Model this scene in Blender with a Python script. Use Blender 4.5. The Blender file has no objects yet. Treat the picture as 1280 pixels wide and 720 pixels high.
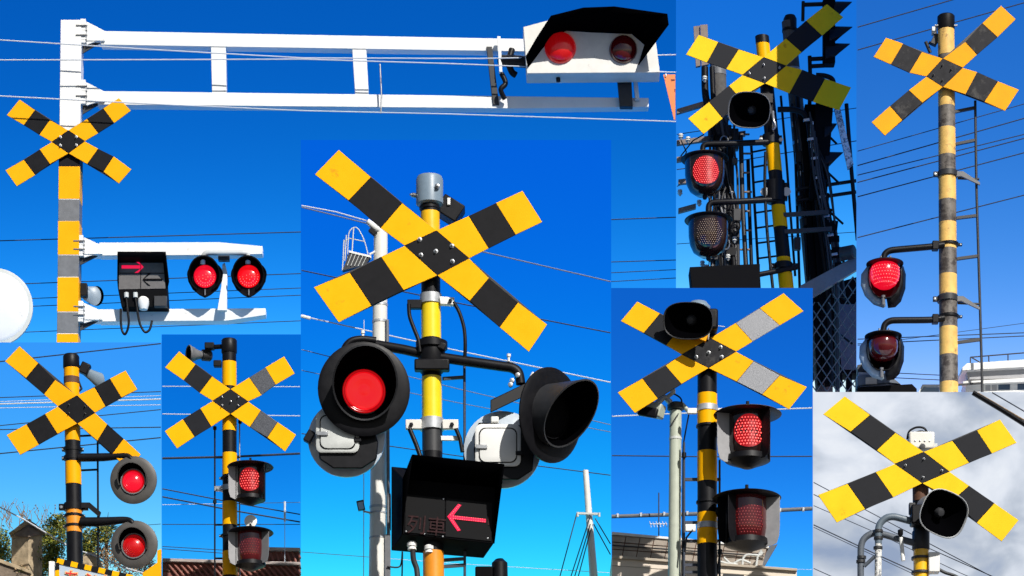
import bpy, bmesh, math, random
from mathutils import Vector, Matrix
random.seed(7)
R = math.radians
sc = bpy.context.scene
col = sc.collection

# ------------------------------------------------------------------ camera
S, D, H, ZC = 0.004, 16.0, 5.5, 1.6        # metres per photo pixel at y=0, camera distance, rise of the lens, eye height
cd = bpy.data.cameras.new('camera'); cam = bpy.data.objects.new('camera', cd); col.objects.link(cam)
cam.location = (0, -D, ZC); cam.rotation_euler = (R(90), 0, 0)
cd.sensor_width = 36; cd.lens = 36 * D / (1280 * S); cd.shift_y = H / (1280 * S)
cd.clip_start = 0.1; cd.clip_end = 2000
sc.camera = cam
# ------------------------------------------------------------------ world and sun
SUN_AZ, SUN_EL = 27, 38                      # sun in front of the signs, to the right of the viewer
wd = bpy.data.worlds.new('World'); sc.world = wd; wd.use_nodes = True
wn = wd.node_tree
bg = wn.nodes['Background']
sk = wn.nodes.new('ShaderNodeTexSky'); sk.sky_type = 'NISHITA'; sk.sun_disc = False
sk.sun_elevation = R(SUN_EL); sk.sun_rotation = R(180 - SUN_AZ)
wn.links.new(sk.outputs[0], bg.inputs[0]); bg.inputs[1].default_value = 0.05
sd = bpy.data.lights.new('sun', 'SUN'); sd.energy = 5.0; sd.angle = R(0.5); sd.color = (1, .96, .9)
so = bpy.data.objects.new('sun', sd); col.objects.link(so)
sv = Vector((math.sin(R(SUN_AZ)) * math.cos(R(SUN_EL)), -math.cos(R(SUN_AZ)) * math.cos(R(SUN_EL)), math.sin(R(SUN_EL))))
so.rotation_euler = sv.to_track_quat('Z', 'Y').to_euler(); so.location = (6, -10, 20)
sc.view_settings.view_transform = 'Standard'; sc.view_settings.look = 'None'
sc.view_settings.exposure = 0; sc.view_settings.gamma = 1
sc.render.engine = 'CYCLES'

# ------------------------------------------------------------------ helpers
def P(px, py, y):
    f = (y + D) / D
    return Vector(((px - 640) * S * f, y, ZC + ((360 - py) * S + H) * f))
def ground_py(y):
    f = (y + D) / D
    return 360 + (H + ZC / f) / S

class MB:
    def __init__(s): s.v = []; s.f = []; s.m = []
    def add(s, vs, fs, m=0):
        b = len(s.v); s.v += [Vector(q) for q in vs]
        for f in fs: s.f.append([b + i for i in f]); s.m.append(m)
        return s
    def loft(s, rings, m=0, cap0=True, cap1=True, closed=True):
        n = len(rings[0]); vs = [q for r in rings for q in r]; fs = []
        for k in range(len(rings) - 1):
            for i in range(n if closed else n - 1):
                j = (i + 1) % n
                fs.append([k * n + i, k * n + j, (k + 1) * n + j, (k + 1) * n + i])
        if cap0: fs.append(list(range(n))[::-1])
        if cap1: fs.append([(len(rings) - 1) * n + i for i in range(n)])
        return s.add(vs, fs, m)
    def tube(s, pts, r, n=10, m=0):
        pts = [Vector(p) for p in pts]
        rr = r if isinstance(r, (list, tuple)) else [r] * len(pts)
        rings = []; up = None
        for i, p in enumerate(pts):
            t = (pts[min(i + 1, len(pts) - 1)] - pts[max(i - 1, 0)]).normalized()
            if up is None: up = Vector((0, 1, 0)) if abs(t.y) < .8 else Vector((0, 0, 1))
            a = (up - t * up.dot(t)).normalized(); b = t.cross(a); up = a
            rings.append([p + (a * math.cos(q) + b * math.sin(q)) * rr[i] for q in [2 * math.pi * k / n for k in range(n)]])
        return s.loft(rings, m)
    def box(s, M, sx, sy, sz, m=0):
        vs = [M @ Vector((x * sx / 2, y * sy / 2, z * sz / 2)) for x in (-1, 1) for y in (-1, 1) for z in (-1, 1)]
        return s.add(vs, [[0, 1, 3, 2], [4, 6, 7, 5], [0, 4, 5, 1], [2, 3, 7, 6], [0, 2, 6, 4], [1, 5, 7, 3]], m)
    def prism(s, pts, ext, m=0):
        n = len(pts); vs = [Vector(p) for p in pts] + [Vector(p) + ext for p in pts]
        return s.add(vs, [list(range(n)), list(range(n, 2 * n))[::-1]] + [[i, n + i, n + (i + 1) % n, (i + 1) % n] for i in range(n)], m)
    def lathe(s, M, prof, n=28, a0=0, a1=360, m=0, axis='y'):
        full = abs(a1 - a0) >= 359.9; k = n if full else n + 1
        rings = []
        for r, d in prof:
            ring = []
            for i in range(k):
                a = R(a0 + (a1 - a0) * i / n)
                ring.append(M @ (Vector((r * math.sin(a), -d, r * math.cos(a))) if axis == 'y' else Vector((r * math.sin(a), -r * math.cos(a), d))))
            rings.append(ring)
        return s.loft(rings, m, full and prof[0][0] > 1e-6, full and prof[-1][0] > 1e-6, full)

def finish(mb, name, mats, parent, org, bevel=0, sharp=40, solid=0, label=None):
    me = bpy.data.meshes.new(name)
    me.from_pydata([v - org for v in mb.v], [], mb.f)
    if not isinstance(mats, (list, tuple)): mats = [mats]
    for q in mats: me.materials.append(MAT[q])
    me.polygons.foreach_set('material_index', mb.m)
    bm = bmesh.new(); bm.from_mesh(me)
    bmesh.ops.remove_doubles(bm, verts=bm.verts, dist=1e-6)
    bmesh.ops.recalc_face_normals(bm, faces=bm.faces); bm.to_mesh(me); bm.free()
    me.polygons.foreach_set('use_smooth', [True] * len(me.polygons))
    me.set_sharp_from_angle(angle=R(sharp))
    o = bpy.data.objects.new(name, me); col.objects.link(o)
    if parent: o.parent = parent
    else: o.location = org
    if bevel:
        b = o.modifiers.new('bevel', 'BEVEL'); b.width = bevel; b.segments = 2; b.limit_method = 'ANGLE'
    if solid:
        q = o.modifiers.new('solid', 'SOLIDIFY'); q.thickness = solid; q.offset = 0
    if label: o['label'] = label
    return o

class Th:
    """a thing: an Empty on the ground below it, its parts measured in photo pixels at its own depth"""
    def __init__(s, name, label, cat, px, y, group=None):
        s.y = y; s.u = S * (y + D) / D
        s.o = bpy.data.objects.new(name, None); col.objects.link(s.o)
        s.org = Vector((P(px, 0, y).x, y, 0)); s.o.location = s.org; s.o.empty_display_size = .1
        s.o['label'] = label; s.o['category'] = cat
        if group: s.o['group'] = group
    def v(s, px, py, d=0): return P(px, py, s.y - d * s.u)
    def M(s, px, py, d=0, yaw=0, pitch=0, roll=0):
        return Matrix.Translation(s.v(px, py, d)) @ Matrix.Rotation(R(yaw), 4, 'Z') @ Matrix.Rotation(R(pitch), 4, 'X') @ Matrix.Rotation(R(roll), 4, 'Y') @ Matrix.Scale(s.u, 4)
    def part(s, name, mb, mats, parent=None, bevel=0, sharp=40, solid=0, label=None):
        return finish(mb, name, mats, parent or s.o, s.org, bevel * s.u, sharp, solid * s.u, label)
    def tube(s, name, pts, r, mat, parent=None, n=10):
        rl_ = list(r) if isinstance(r, (list, tuple)) else [r] * len(pts)
        pts = [p if len(p) > 2 else (*p, 0) for p in pts]
        if len(pts) > 3:
            q, w = [], []
            for i in range(len(pts) - 1):
                a, b, c, e = pts[max(i - 1, 0)], pts[i], pts[i + 1], pts[min(i + 2, len(pts) - 1)]
                L_ = math.dist(b, c)
                def tg(p0, p1):
                    v = [(p1[j] - p0[j]) / 2 for j in range(3)]; m_ = math.sqrt(sum(x * x for x in v)) or 1
                    return [x * min(1, L_ / m_) for x in v]
                m0, m1 = tg(a, c), tg(b, e)
                for k in range(5):
                    t = k / 5
                    q.append(tuple((2 * t ** 3 - 3 * t * t + 1) * b[j] + (t ** 3 - 2 * t * t + t) * m0[j] + (3 * t * t - 2 * t ** 3) * c[j] + (t ** 3 - t * t) * m1[j] for j in range(3)))
                    w.append(rl_[i] + (rl_[i + 1] - rl_[i]) * t)
            q.append(pts[-1]); w.append(rl_[-1]); pts, rl_ = q, w
        rr = [q * s.u for q in rl_]
        return s.part(name, MB().tube([s.v(*p) for p in pts], rr, n), mat, parent)
    def prism(s, name, pts, d, th, mat, parent=None, bevel=0, back=None):
        return s.part(name, MB().prism([s.v(p[0], p[1], d) for p in pts], Vector((0, th * s.u, 0))), mat, parent, bevel)
    def box(s, name, px, py, d, sx, sy, sz, mat, parent=None, yaw=0, pitch=0, roll=0, bevel=.6):
        return s.part(name, MB().box(s.M(px, py, d, yaw, pitch, roll), sx, sy, sz), mat, parent, bevel)

def arc(cx, cy, r, a0, a1, d=0, n=8):      # pixel-plane arc, angles clockwise from up
    return [(cx + r * math.sin(R(a0 + (a1 - a0) * i / n)), cy - r * math.cos(R(a0 + (a1 - a0) * i / n)), d) for i in range(n + 1)]

# ------------------------------------------------------------------ materials
MAT = {}
def mat(name, colr, rough=.5, metal=0, var=.12, scale=25, bump=0, emit=0, wear=None, wear_amt=.5, wscale=30, alpha=None, coat=0, spec=.5, ecol=None):
    m = bpy.data.materials.new(name); m.use_nodes = True; nt = m.node_tree; b = nt.nodes['Principled BSDF']; L = nt.links
    tc = nt.nodes.new('ShaderNodeTexCoord'); nz = nt.nodes.new('ShaderNodeTexNoise')
    nz.inputs['Scale'].default_value = scale; nz.inputs['Detail'].default_value = 6; nz.inputs['Roughness'].default_value = .65
    L.new(tc.outputs['Object'], nz.inputs['Vector'])
    rp = nt.nodes.new('ShaderNodeMapRange'); rp.inputs[1].default_value = .3; rp.inputs[2].default_value = .7
    rp.inputs[3].default_value = 1 - var; rp.inputs[4].default_value = 1 + var * .5
    L.new(nz.outputs['Fac'], rp.inputs[0])
    mx = nt.nodes.new('ShaderNodeVectorMath'); mx.operation = 'SCALE'; mx.inputs[0].default_value = colr[:3]
    L.new(rp.outputs[0], mx.inputs['Scale']); out = mx.outputs[0]
    if wear:
        n2 = nt.nodes.new('ShaderNodeTexNoise'); n2.inputs['Scale'].default_value = wscale; n2.inputs['Detail'].default_value = 8; n2.inputs['Roughness'].default_value = .7
        L.new(tc.outputs['Object'], n2.inputs['Vector'])
        r2 = nt.nodes.new('ShaderNodeMapRange'); t = 1 - wear_amt
        r2.inputs[1].default_value = .3 + .45 * t - .05; r2.inputs[2].default_value = .3 + .45 * t + .06
        L.new(n2.outputs['Fac'], r2.inputs[0])
        mm = nt.nodes.new('ShaderNodeMix'); mm.data_type = 'RGBA'; mm.inputs['B'].default_value = (*wear, 1)
        L.new(r2.outputs[0], mm.inputs['Factor']); L.new(out, mm.inputs['A']); out = mm.outputs['Result']
    L.new(out, b.inputs['Base Color'])
    b.inputs['Roughness'].default_value = rough; b.inputs['Metallic'].default_value = metal; b.inputs['Coat Weight'].default_value = coat; b.inputs['Specular IOR Level'].default_value = spec
    rr = nt.nodes.new('ShaderNodeMapRange'); rr.inputs[3].default_value = max(.03, rough - .1); rr.inputs[4].default_value = min(1, rough + .12)
    L.new(nz.outputs['Fac'], rr.inputs[0]); L.new(rr.outputs[0], b.inputs['Roughness'])
    if bump:
        bp = nt.nodes.new('ShaderNodeBump'); bp.inputs['Strength'].default_value = bump; bp.inputs['Distance'].default_value = .01
        L.new(nz.outputs['Fac'], bp.inputs['Height']); L.new(bp.outputs[0], b.inputs['Normal'])
    if emit:
        b.inputs['Emission Color'].default_value = (*(ecol or colr)[:3], 1); b.inputs['Emission Strength'].default_value = emit
    if alpha is not None:
        b.inputs['Alpha'].default_value = alpha
    MAT[name] = m
    return m
DK = (.006, .006, .008)
mat('yellow_orange', (.96, .42, .002), .42, var=.06, scale=9, spec=0.12, wear=(.62, .27, .012), wear_amt=.17, wscale=13)
mat('yellow_mid', (1.0, .475, .001), .38, var=.06, scale=9, spec=0.12, wear=(.62, .27, .012), wear_amt=.17, wscale=13)
mat('yellow_bright', (1.0, .60, .010), .4, var=.08, scale=9, spec=.12, wear=(.62, .27, .012), wear_amt=.17, wscale=13)
mat('yellow_worn', (.95, .40, .005), .5, var=.1, scale=12, spec=0.12)
mat('yellow_pale_paint', (.88, .55, .15), .6, var=.3, scale=14, wear=(.26, .14, .06), wear_amt=.3, wscale=16)
mat('yellow_pole', (.95, .52, .006), .33, var=.08, coat=.3, wear=(.62, .27, .012), wear_amt=.17, wscale=13)
mat('lemon_pole', (.93, .68, .01), .33, var=.06, coat=.3, wear=(.62, .27, .012), wear_amt=.17, wscale=13)
mat('orange_pole', (.85, .30, .015), .4, var=.12)
mat('black_sheet', (.009, .009, .011), .5, var=.2, spec=0.12)
mat('black_worn', (.022, .022, .026), .45, var=.4, wear=(.075, .072, .07), wear_amt=.35, wscale=9, spec=.12)
mat('black_glare_bright', (.25, .255, .27), .41, metal=1, var=.3, bump=.05, scale=260)  # sun glare on right-hand black panels put into a silvery base
mat('black_glare', (.12, .125, .14), .42, metal=.9, var=.3, bump=.05, scale=220)  # weaker sun glare put into the base of black panels
mat('black_soft', (.012, .013, .017), .5, var=.15, spec=.15)
mat('lamp_grey', (.075, .07, .065), .5, var=.2)
mat('lens_lit_dark', (.12, .001, .003), .3, var=0, emit=.30, ecol=(1, .004, .012))
mat('fin_lit_grey', (.30, .30, .31), .5, var=.15)  # sunlit shield faces: the light is put into this paler grey
mat('black_paint', DK, .45, var=.3, spec=.22)
mat('black_matt', (.003, .003, .004), .8, var=.3, spec=0.1)
mat('black_inner_shade', (.0015, .0015, .002), 1.0, var=.1, spec=0)  # near-black inner faces: shade inside hoods and horns put into the colour
mat('grey_worn_paint', (.17, .15, .13), .55, var=.35, wear=(.05, .04, .035), wear_amt=.5, wscale=20)
mat('dark_grey', (.028, .029, .033), .5, var=.25)
mat('mid_grey', (.16, .165, .175), .5, var=.2)
mat('blue_grey', (.20, .27, .34), .4, var=.12)
mat('steel', (.42, .43, .44), .35, metal=.85, var=.15)
mat('galvanised', (.5, .52, .54), .5, metal=.4, var=.25)
mat('white_paint', (.84, .84, .81), .42, var=.07, scale=5, wear=(.55, .5, .42), wear_amt=.12, wscale=16)
mat('white_dirty', (.78, .76, .70), .5, var=.1, scale=10, wear=(.3, .28, .25), wear_amt=.16, wscale=30)
mat('white_flaking', (.85, .84, .8), .6, var=.1, wear=(.12, .14, .17), wear_amt=.5, wscale=60)
mat('off_white', (.6, .62, .6), .4, var=.1)
mat('pale_disc', (.55, .62, .7), .18, var=.1)
mat('smoke_shield', (.34, .42, .48), .25, var=.15)
mat('concrete', (.42, .40, .37), .8, var=.25, bump=.3, scale=40)
mat('dark_concrete', (.11, .105, .1), .85, var=.35, bump=.3, scale=40)
mat('celadon_paint', (.50, .54, .44), .45, var=.12)
mat('wood_arm', (.26, .20, .17), .75, var=.3)
mat('rust_brown', (.12, .05, .025), .7, var=.4)
mat('lens_red', (.22, .001, .004), .22, var=.1, emit=.85, ecol=(1, .004, .010), coat=.3)
mat('lens_crimson', (.25, .002, .008), .2, var=.1, emit=.85, ecol=(1, .006, .03), coat=.5)
mat('lens_deep', (.20, .002, .006), .12, var=.1, emit=.05, coat=.6)
mat('lens_maroon', (.085, .003, .005), .1, var=.2, emit=.02, coat=.9)
mat('lens_brown', (.022, .008, .007), .15, var=.2, coat=.5)
mat('lens_signal_red', (.5, .004, .006), .25, var=.1, emit=.16, ecol=(1, .005, .01), coat=.5)
mat('lens_rim_red', (.2, .001, .004), .22, var=.1, emit=.42, ecol=(1, .003, .008), coat=.4)
mat('wire_mid', (.16, .20, .28), .5, var=.1)
mat('pipe_blue', (.13, .17, .21), .4, var=.2)
mat('led_on', (1.0, .12, .12), .3, var=0, emit=1.6)
mat('led_hot', (1.0, .10, .09), .3, var=0, emit=1.5)
mat('led_off', (.38, .27, .19), .4, var=.3)
mat('led_off_red', (.35, .03, .03), .4, var=.3, emit=.05)
mat('arrow_lit', (.3, .004, .03), .3, var=0, emit=.85, ecol=(1, .008, .075))
mat('screen_grey', (.13, .12, .115), .6, var=.2, scale=60)
mat('screen_dark', (.007, .007, .008), .6, var=.2, spec=.12)
mat('glyph_dim', (.045, .019, .02), .5, var=.6, scale=70, spec=.1)
mat('banner_orange', (.85, .25, .08), .7, var=.1)
mat('print_dark', (.16, .03, .02), .7, var=.1)
mat('wire_dark', (.03, .04, .065), .5, var=.1)
mat('wire_pale', (.62, .66, .72), .45, var=.1)
mat('plaster', (.80, .70, .58), .8, var=.08, scale=5, bump=.1)
mat('cream_dark', (.5, .43, .34), .8, var=.2)
mat('panel_beige', (.40, .34, .28), .7, var=.25, scale=12)
mat('roof_tile', (.26, .085, .06), .6, var=.35, scale=18)
mat('roof_edge', (.42, .36, .33), .6, var=.2)
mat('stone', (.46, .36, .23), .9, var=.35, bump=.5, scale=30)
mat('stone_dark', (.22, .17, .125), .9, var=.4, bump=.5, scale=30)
mat('building_white', (.80, .80, .78), .7, var=.05)
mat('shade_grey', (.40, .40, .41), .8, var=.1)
mat('window_glass', (.05, .09, .15), .08, var=.2)
mat('slate', (.10, .12, .15), .6, var=.3)
mat('leaf_green', (.20, .24, .025), .6, var=.5, scale=8)
mat('leaf_yellow', (.42, .36, .04), .6, var=.4, scale=8)
mat('leaf_dark', (.07, .10, .03), .6, var=.4, scale=8)
mat('dry_twig', (.30, .20, .11), .8, var=.4)
mat('dry_leaf', (.55, .38, .22), .8, var=.4)
mat('asphalt', (.05, .05, .052), .9, var=.3, scale=20, bump=.3)
mat('red_print', (.75, .02, .02), .5, var=.05)
mat('cream_print', (.85, .55, .25), .5, var=.05)
mat('sign_pale', (.45, .55, .66), .4, var=.06)
mat('mirror_reflection', (.80, .82, .84), .12, var=.06, scale=4, wear=(.5, .4, .3), wear_amt=.2, wscale=9, coat=.5)  # brown blotches put the reflection of trees into the white colour
mat('link_wire', (.12, .13, .13), .5, metal=.3, var=.2)

def sky_mat(name, z0, z1, e0, e1, tint, gam, az=0.0, clouds=False, xs=0.0, sunel=50):
    """glowing sky gradient: Sky Texture colours by backdrop height, regraded per channel"""
    m = bpy.data.materials.new(name); m.use_nodes = True; nt = m.node_tree; L = nt.links; N = nt.nodes
    N.remove(N['Principled BSDF']); em = N.new('ShaderNodeEmission')
    tc = N.new('ShaderNodeTexCoord'); sp = N.new('ShaderNodeSeparateXYZ'); L.new(tc.outputs['Object'], sp.inputs[0])
    mr = N.new('ShaderNodeMapRange'); mr.clamp = False
    for i, q in enumerate((z0, z1, R(e0), R(e1))): mr.inputs[1 + i].default_value = q
    L.new(sp.outputs['Z'], mr.inputs[0])
    s_ = N.new('ShaderNodeMath'); s_.operation = 'SINE'; c_ = N.new('ShaderNodeMath'); c_.operation = 'COSINE'
    L.new(mr.outputs[0], s_.inputs[0]); L.new(mr.outputs[0], c_.inputs[0])
    xm = N.new('ShaderNodeMath'); xm.operation = 'MULTIPLY'; xm.inputs[1].default_value = xs; L.new(sp.outputs['X'], xm.inputs[0])
    cb = N.new('ShaderNodeCombineXYZ'); L.new(xm.outputs[0], cb.inputs['X']); L.new(c_.outputs[0], cb.inputs['Y']); L.new(s_.outputs[0], cb.inputs['Z'])
    nv = N.new('ShaderNodeVectorMath'); nv.operation = 'NORMALIZE'; L.new(cb.outputs[0], nv.inputs[0])
    st = N.new('ShaderNodeTexSky'); st.sky_type = 'NISHITA'; st.sun_disc = False; st.sun_elevation = R(sunel); st.sun_rotation = R(180 - SUN_AZ)
    L.new(nv.outputs[0], st.inputs['Vector'])
    sca = N.new('ShaderNodeVectorMath'); sca.operation = 'SCALE'; sca.inputs['Scale'].default_value = .1; L.new(st.outputs[0], sca.inputs[0])
    sx = N.new('ShaderNodeSeparateXYZ'); L.new(sca.outputs[0], sx.inputs[0]); cx = N.new('ShaderNodeCombineXYZ')
    for k in range(3):          # sky gradient put into the glow: channel curves fitted for each backdrop
        pw = N.new('ShaderNodeMath'); pw.operation = 'POWER'; pw.inputs[1].default_value = gam[k]; L.new(sx.outputs[k], pw.inputs[0]); L.new(pw.outputs[0], cx.inputs[k])
    mu = N.new('ShaderNodeVectorMath'); mu.operation = 'MULTIPLY'; mu.inputs[1].default_value = tint; L.new(cx.outputs[0], mu.inputs[0])
    out = mu.outputs[0]
    if clouds:
        mp = N.new('ShaderNodeMapping'); mp.inputs['Scale'].default_value = (1, 1, 1.3); mp.inputs['Location'].default_value = clouds; L.new(tc.outputs['Object'], mp.inputs[0])
        n1 = N.new('ShaderNodeTexNoise'); n1.inputs['Scale'].default_value = 2.0; n1.inputs['Detail'].default_value = 7; n1.inputs['Roughness'].default_value = .48; n1.inputs['Distortion'].default_value = .3
        L.new(mp.outputs[0], n1.inputs['Vector'])
        rp = N.new('ShaderNodeValToRGB'); L.new(n1.outputs['Fac'], rp.inputs[0])
        e = rp.color_ramp.elements
        e[0].position = .33; e[0].color = (.30, .38, .54, 1); e[1].position = .68; e[1].color = (.92, .95, 1, 1)
        k = e.new(.45); k.color = (.50, .56, .66, 1); k = e.new(.56); k.color = (.74, .79, .88, 1)
        out = rp.outputs[0]
    L.new(out, em.inputs[0]); em.inputs[1].default_value = 1
    L.new(em.outputs[0], N['Material Output'].inputs[0])
    MAT[name] = m

# ------------------------------------------------------------------ the setting: ground and the sky backdrops
def struct(o): o['kind'] = 'structure'; return o
g = MB().add([(-400, -400, 0), (400, -400, 0), (400, 400, 0), (-400, 400, 0)], [[0, 1, 2, 3]])
struct(finish(g, 'ground', 'asphalt', None, Vector((0, 0, 0))))

YB, Y3, Y1 = 1.5, 2.6, 4.0                    # depths of the backdrops: lower row, right column, top row
def sky(px0, px1, py0, y, m, py_view, e, tint, gam, clouds=False, xs=0.0):
    a = P(px0, py0, y); b = P(px1, py0, y)
    sky_mat(m, P(0, py_view[1], y).z, P(0, py_view[0], y).z, e[0], e[1], tint, gam, clouds=clouds, xs=xs)
    mb = MB().box(Matrix.Translation(((a.x + b.x) / 2, y + .01, a.z / 2 + .002)), b.x - a.x, .02, a.z - .004)
    return struct(finish(mb, 'sky', m, None, Vector((0, 0, 0))))
SKIES = dict(
    p1=dict(e=(13, 45), tint=(4.8619, 1.7073, 2.1751), gam=(3.394, 1.382, 1.011)),
    p2=dict(e=(13, 45), tint=(3.7732, 2.1172, 1.8716), gam=(2.472, 1.281, 0.689)),
    p3=dict(e=(13, 45), tint=(24.4347, 2.4112, 2.0476), gam=(2.962, 1.383, 0.863)),
    p4=dict(e=(13, 45), tint=(6.3616, 2.6916, 1.2375), gam=(2.069, 1.059, 0.17)),
    p5=dict(e=(13, 45), tint=(2.8085, 1.6112, 1.7045), gam=(3.024, 1.184, 0.645)),
    p6=dict(e=(13, 45), tint=(10.0924, 4.9135, 1.6506), gam=(3.832, 1.836, 0.568)),
    p7=dict(e=(13, 45), tint=(1.3133, 1.8372, 2.0891), gam=(2.32, 1.348, 0.86)),
    p8=dict(e=(13, 45), tint=(3.0284, 1.441, 1.4156), gam=(1.997, 1.111, 0.48)))
sky(-420, 845, -420, Y1, 'sky_gantry', (0, 428), xs=.02, **SKIES['p1'])
sky(845, 1400, -420, Y1, 'sky_railway', (0, 360), **SKIES['p2'])
sky(1071, 1660, -420, Y3, 'sky_right', (0, 490), **SKIES['p3'])  # set forward and raised out of view to shade the railway signals
sky(-420, 202, 428, YB, 'sky_garden', (428, 720), **SKIES['p4'])
sky(202, 376, 418, YB, 'sky_roof', (418, 720), **SKIES['p5'])
sky(376, 764, 175, YB, 'sky_middle', (175, 720), **SKIES['p6'])
sky(764, 1016, 360, YB, 'sky_camera', (360, 720), **SKIES['p7'])
sky(1016, 1660, 490, YB, 'sky_cloudy', (490, 720), clouds=(0.35, 0, .12), **SKIES['p8'])

# ------------------------------------------------------------------ builders shared by the signals
def crossbuck(T, off, f, dia, arms, d=0, ym='yellow_orange', bm_='black_sheet', bolts=(), bmats=None, diam=None, bolt_r=2, bolt_mat='steel'):
    q = lambda p: (off[0] + p[0] / f, off[1] + p[1] / f)
    L_, T_, R_, B_ = [q(p) for p in dia]
    ends = dict(UL=(L_, T_), UR=(T_, R_), LR=(R_, B_), LL=(B_, L_))
    mb = MB()
    def shrink(pts, k):
        cx = sum(p[0] for p in pts) / len(pts); cy = sum(p[1] for p in pts) / len(pts)
        o = []
        for x, y in pts:
            l = math.hypot(cx - x, cy - y); o.append((x + (cx - x) * k / l, y + (cy - y) * k / l))
        return o
    ext = Vector((0, 1.6 * T.u, 0))
    pieces = []
    for k, a in arms.items():
        o1, o2, a1, a2, b1, b2 = [q(p) for p in a]
        e1, e2 = ends[k]
        if k == 'LL': e1, e2 = L_, B_
        if k in ('UR',): e1, e2 = T_, R_
        quads = [(o1, o2, a2, a1, ym, 'yellow_panel'), (a1, a2, b2, b1, (bmats or {}).get(k, bm_), 'black_panel'), (b1, b2, e2, e1, ym, 'yellow_panel')]
        for c in quads: pieces.append(c)
        mb.prism([T.v(*p, d - 1.7) for p in shrink([o1, o2, e2, e1], 1.2)], ext)
    mb.prism([T.v(*p, d - 1.7) for p in shrink([L_, T_, R_, B_], .6)], ext)
    cbk = T.part('crossbuck', mb, 'dark_grey')
    for c in pieces:
        T.part(c[5], MB().prism([T.v(*p, d) for p in shrink(c[:4], .22)], ext), c[4], cbk, bevel=.25)
    T.part('black_panel', MB().prism([T.v(*p, d + .3) for p in shrink([L_, T_, R_, B_], .1)], ext), diam or bm_, cbk, bevel=.25)
    for b in bolts:
        x, y = q(b)
        M = T.M(x, y, d + .3)
        T.part('bolt', MB().lathe(M, [(bolt_r * 1.5, 0), (bolt_r * 1.5, .5), (bolt_r, .6), (bolt_r, 2.2), (bolt_r * .55, 2.4), (bolt_r * .5, 4.5), (0, 4.6)], 10), bolt_mat, cbk)
    return cbk

def pole(T, x0, y0, x1, y1, w0, w1, bands, base='black_paint', d=-14, square=False, to_ground=True, name='pole', n=24):
    gy = ground_py(T.y)
    cx = lambda y: x0 + (x1 - x0) * (y - y0) / (y1 - y0)
    wd_ = lambda y: w0 + (w1 - w0) * (min(y, y1) - y0) / (y1 - y0)
    yb = gy - .5 if to_ground else y1
    def seg(ya, yb_, grow, steps=2):
        mb = MB()
        ys = [ya, yb_] if steps == 2 else [ya, y1, yb_]
        if square:
            rings = []
            for y in ys:
                h = wd_(y) / 2 + grow
                c = T.v(cx(y), y, d)
                rings.append([c + Vector((a * h * T.u, b * h * T.u, 0)) for a, b in ((-1, -1), (1, -1), (1, 1), (-1, 1))])
            mb.loft(rings)
        else:
            rings = []
            for y in ys:
                c = T.v(cx(y), y, d); r = (wd_(y) / 2 + grow) * T.u
                rings.append([c + Vector((r * math.cos(2 * math.pi * i / n), r * math.sin(2 * math.pi * i / n), 0)) for i in range(n)])
            mb.loft(rings)
        return mb
    po = T.part(name, seg(y0, yb, 0, 3), base, bevel=.8 if square else 0)
    for b in bands:
        T.part('stripe', seg(b[0], b[1], b[3] if len(b) > 3 else .3), b[2], po, bevel=.4 if square else 0)
    return po

def clamp(T, cx, y, w, h, mat='black_paint', d=-14, ears=6, parent=None, name='clamp'):
    mb = MB().lathe(T.M(cx, y, d), [(w / 2 + .4, -h / 2), (w / 2 + 1.6, -h / 2), (w / 2 + 1.6, h / 2), (w / 2 + .4, h / 2)], 24, axis='z')
    for s in (-1, 1): mb.box(T.M(cx + s * (w / 2 + ears / 2 + .8), y, d), ears, 4.5, h * .85)
    o = T.part(name, mb, mat, parent, bevel=.3)
    for s in (-1, 1):
        T.part('bolt', MB().lathe(T.M(cx + s * (w / 2 + ears / 2 + 1.5), y, d + 2.3), [(h * .22, 0), (h * .22, 1.6), (0, 1.8)], 8), 'steel', o)
    return o

def hood_mb(M, r0, r1, Lt, Lb, A, p=1.0, d0=0, n=36, rot=0, drop=0, th=1.2):
    rows = [[] for _ in range(8)]
    for i in range(n + 1):
        a = R(-A + 2 * A * i / n); k = ((1 + math.cos(a)) / 2) ** p
        Ln = Lb + (Lt - Lb) * k; aa = a + R(rot)
        for q, (r, l) in enumerate(((r0, 0), ((r0 + r1) / 2, .5), (r1, .93), (r1 + .5, 1), (r1 - th, 1), (r1 - th, .93), ((r0 + r1) / 2 - th, .5), (r0 - th, 0))):
            rows[q].append(M @ Vector((r * math.sin(aa), -d0 - Ln * l, r * math.cos(aa) - drop * l)))
    mb = MB().loft(rows[:5], 0, False, False, False)
    return mb.loft(rows[4:], 1, False, False, False)

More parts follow.
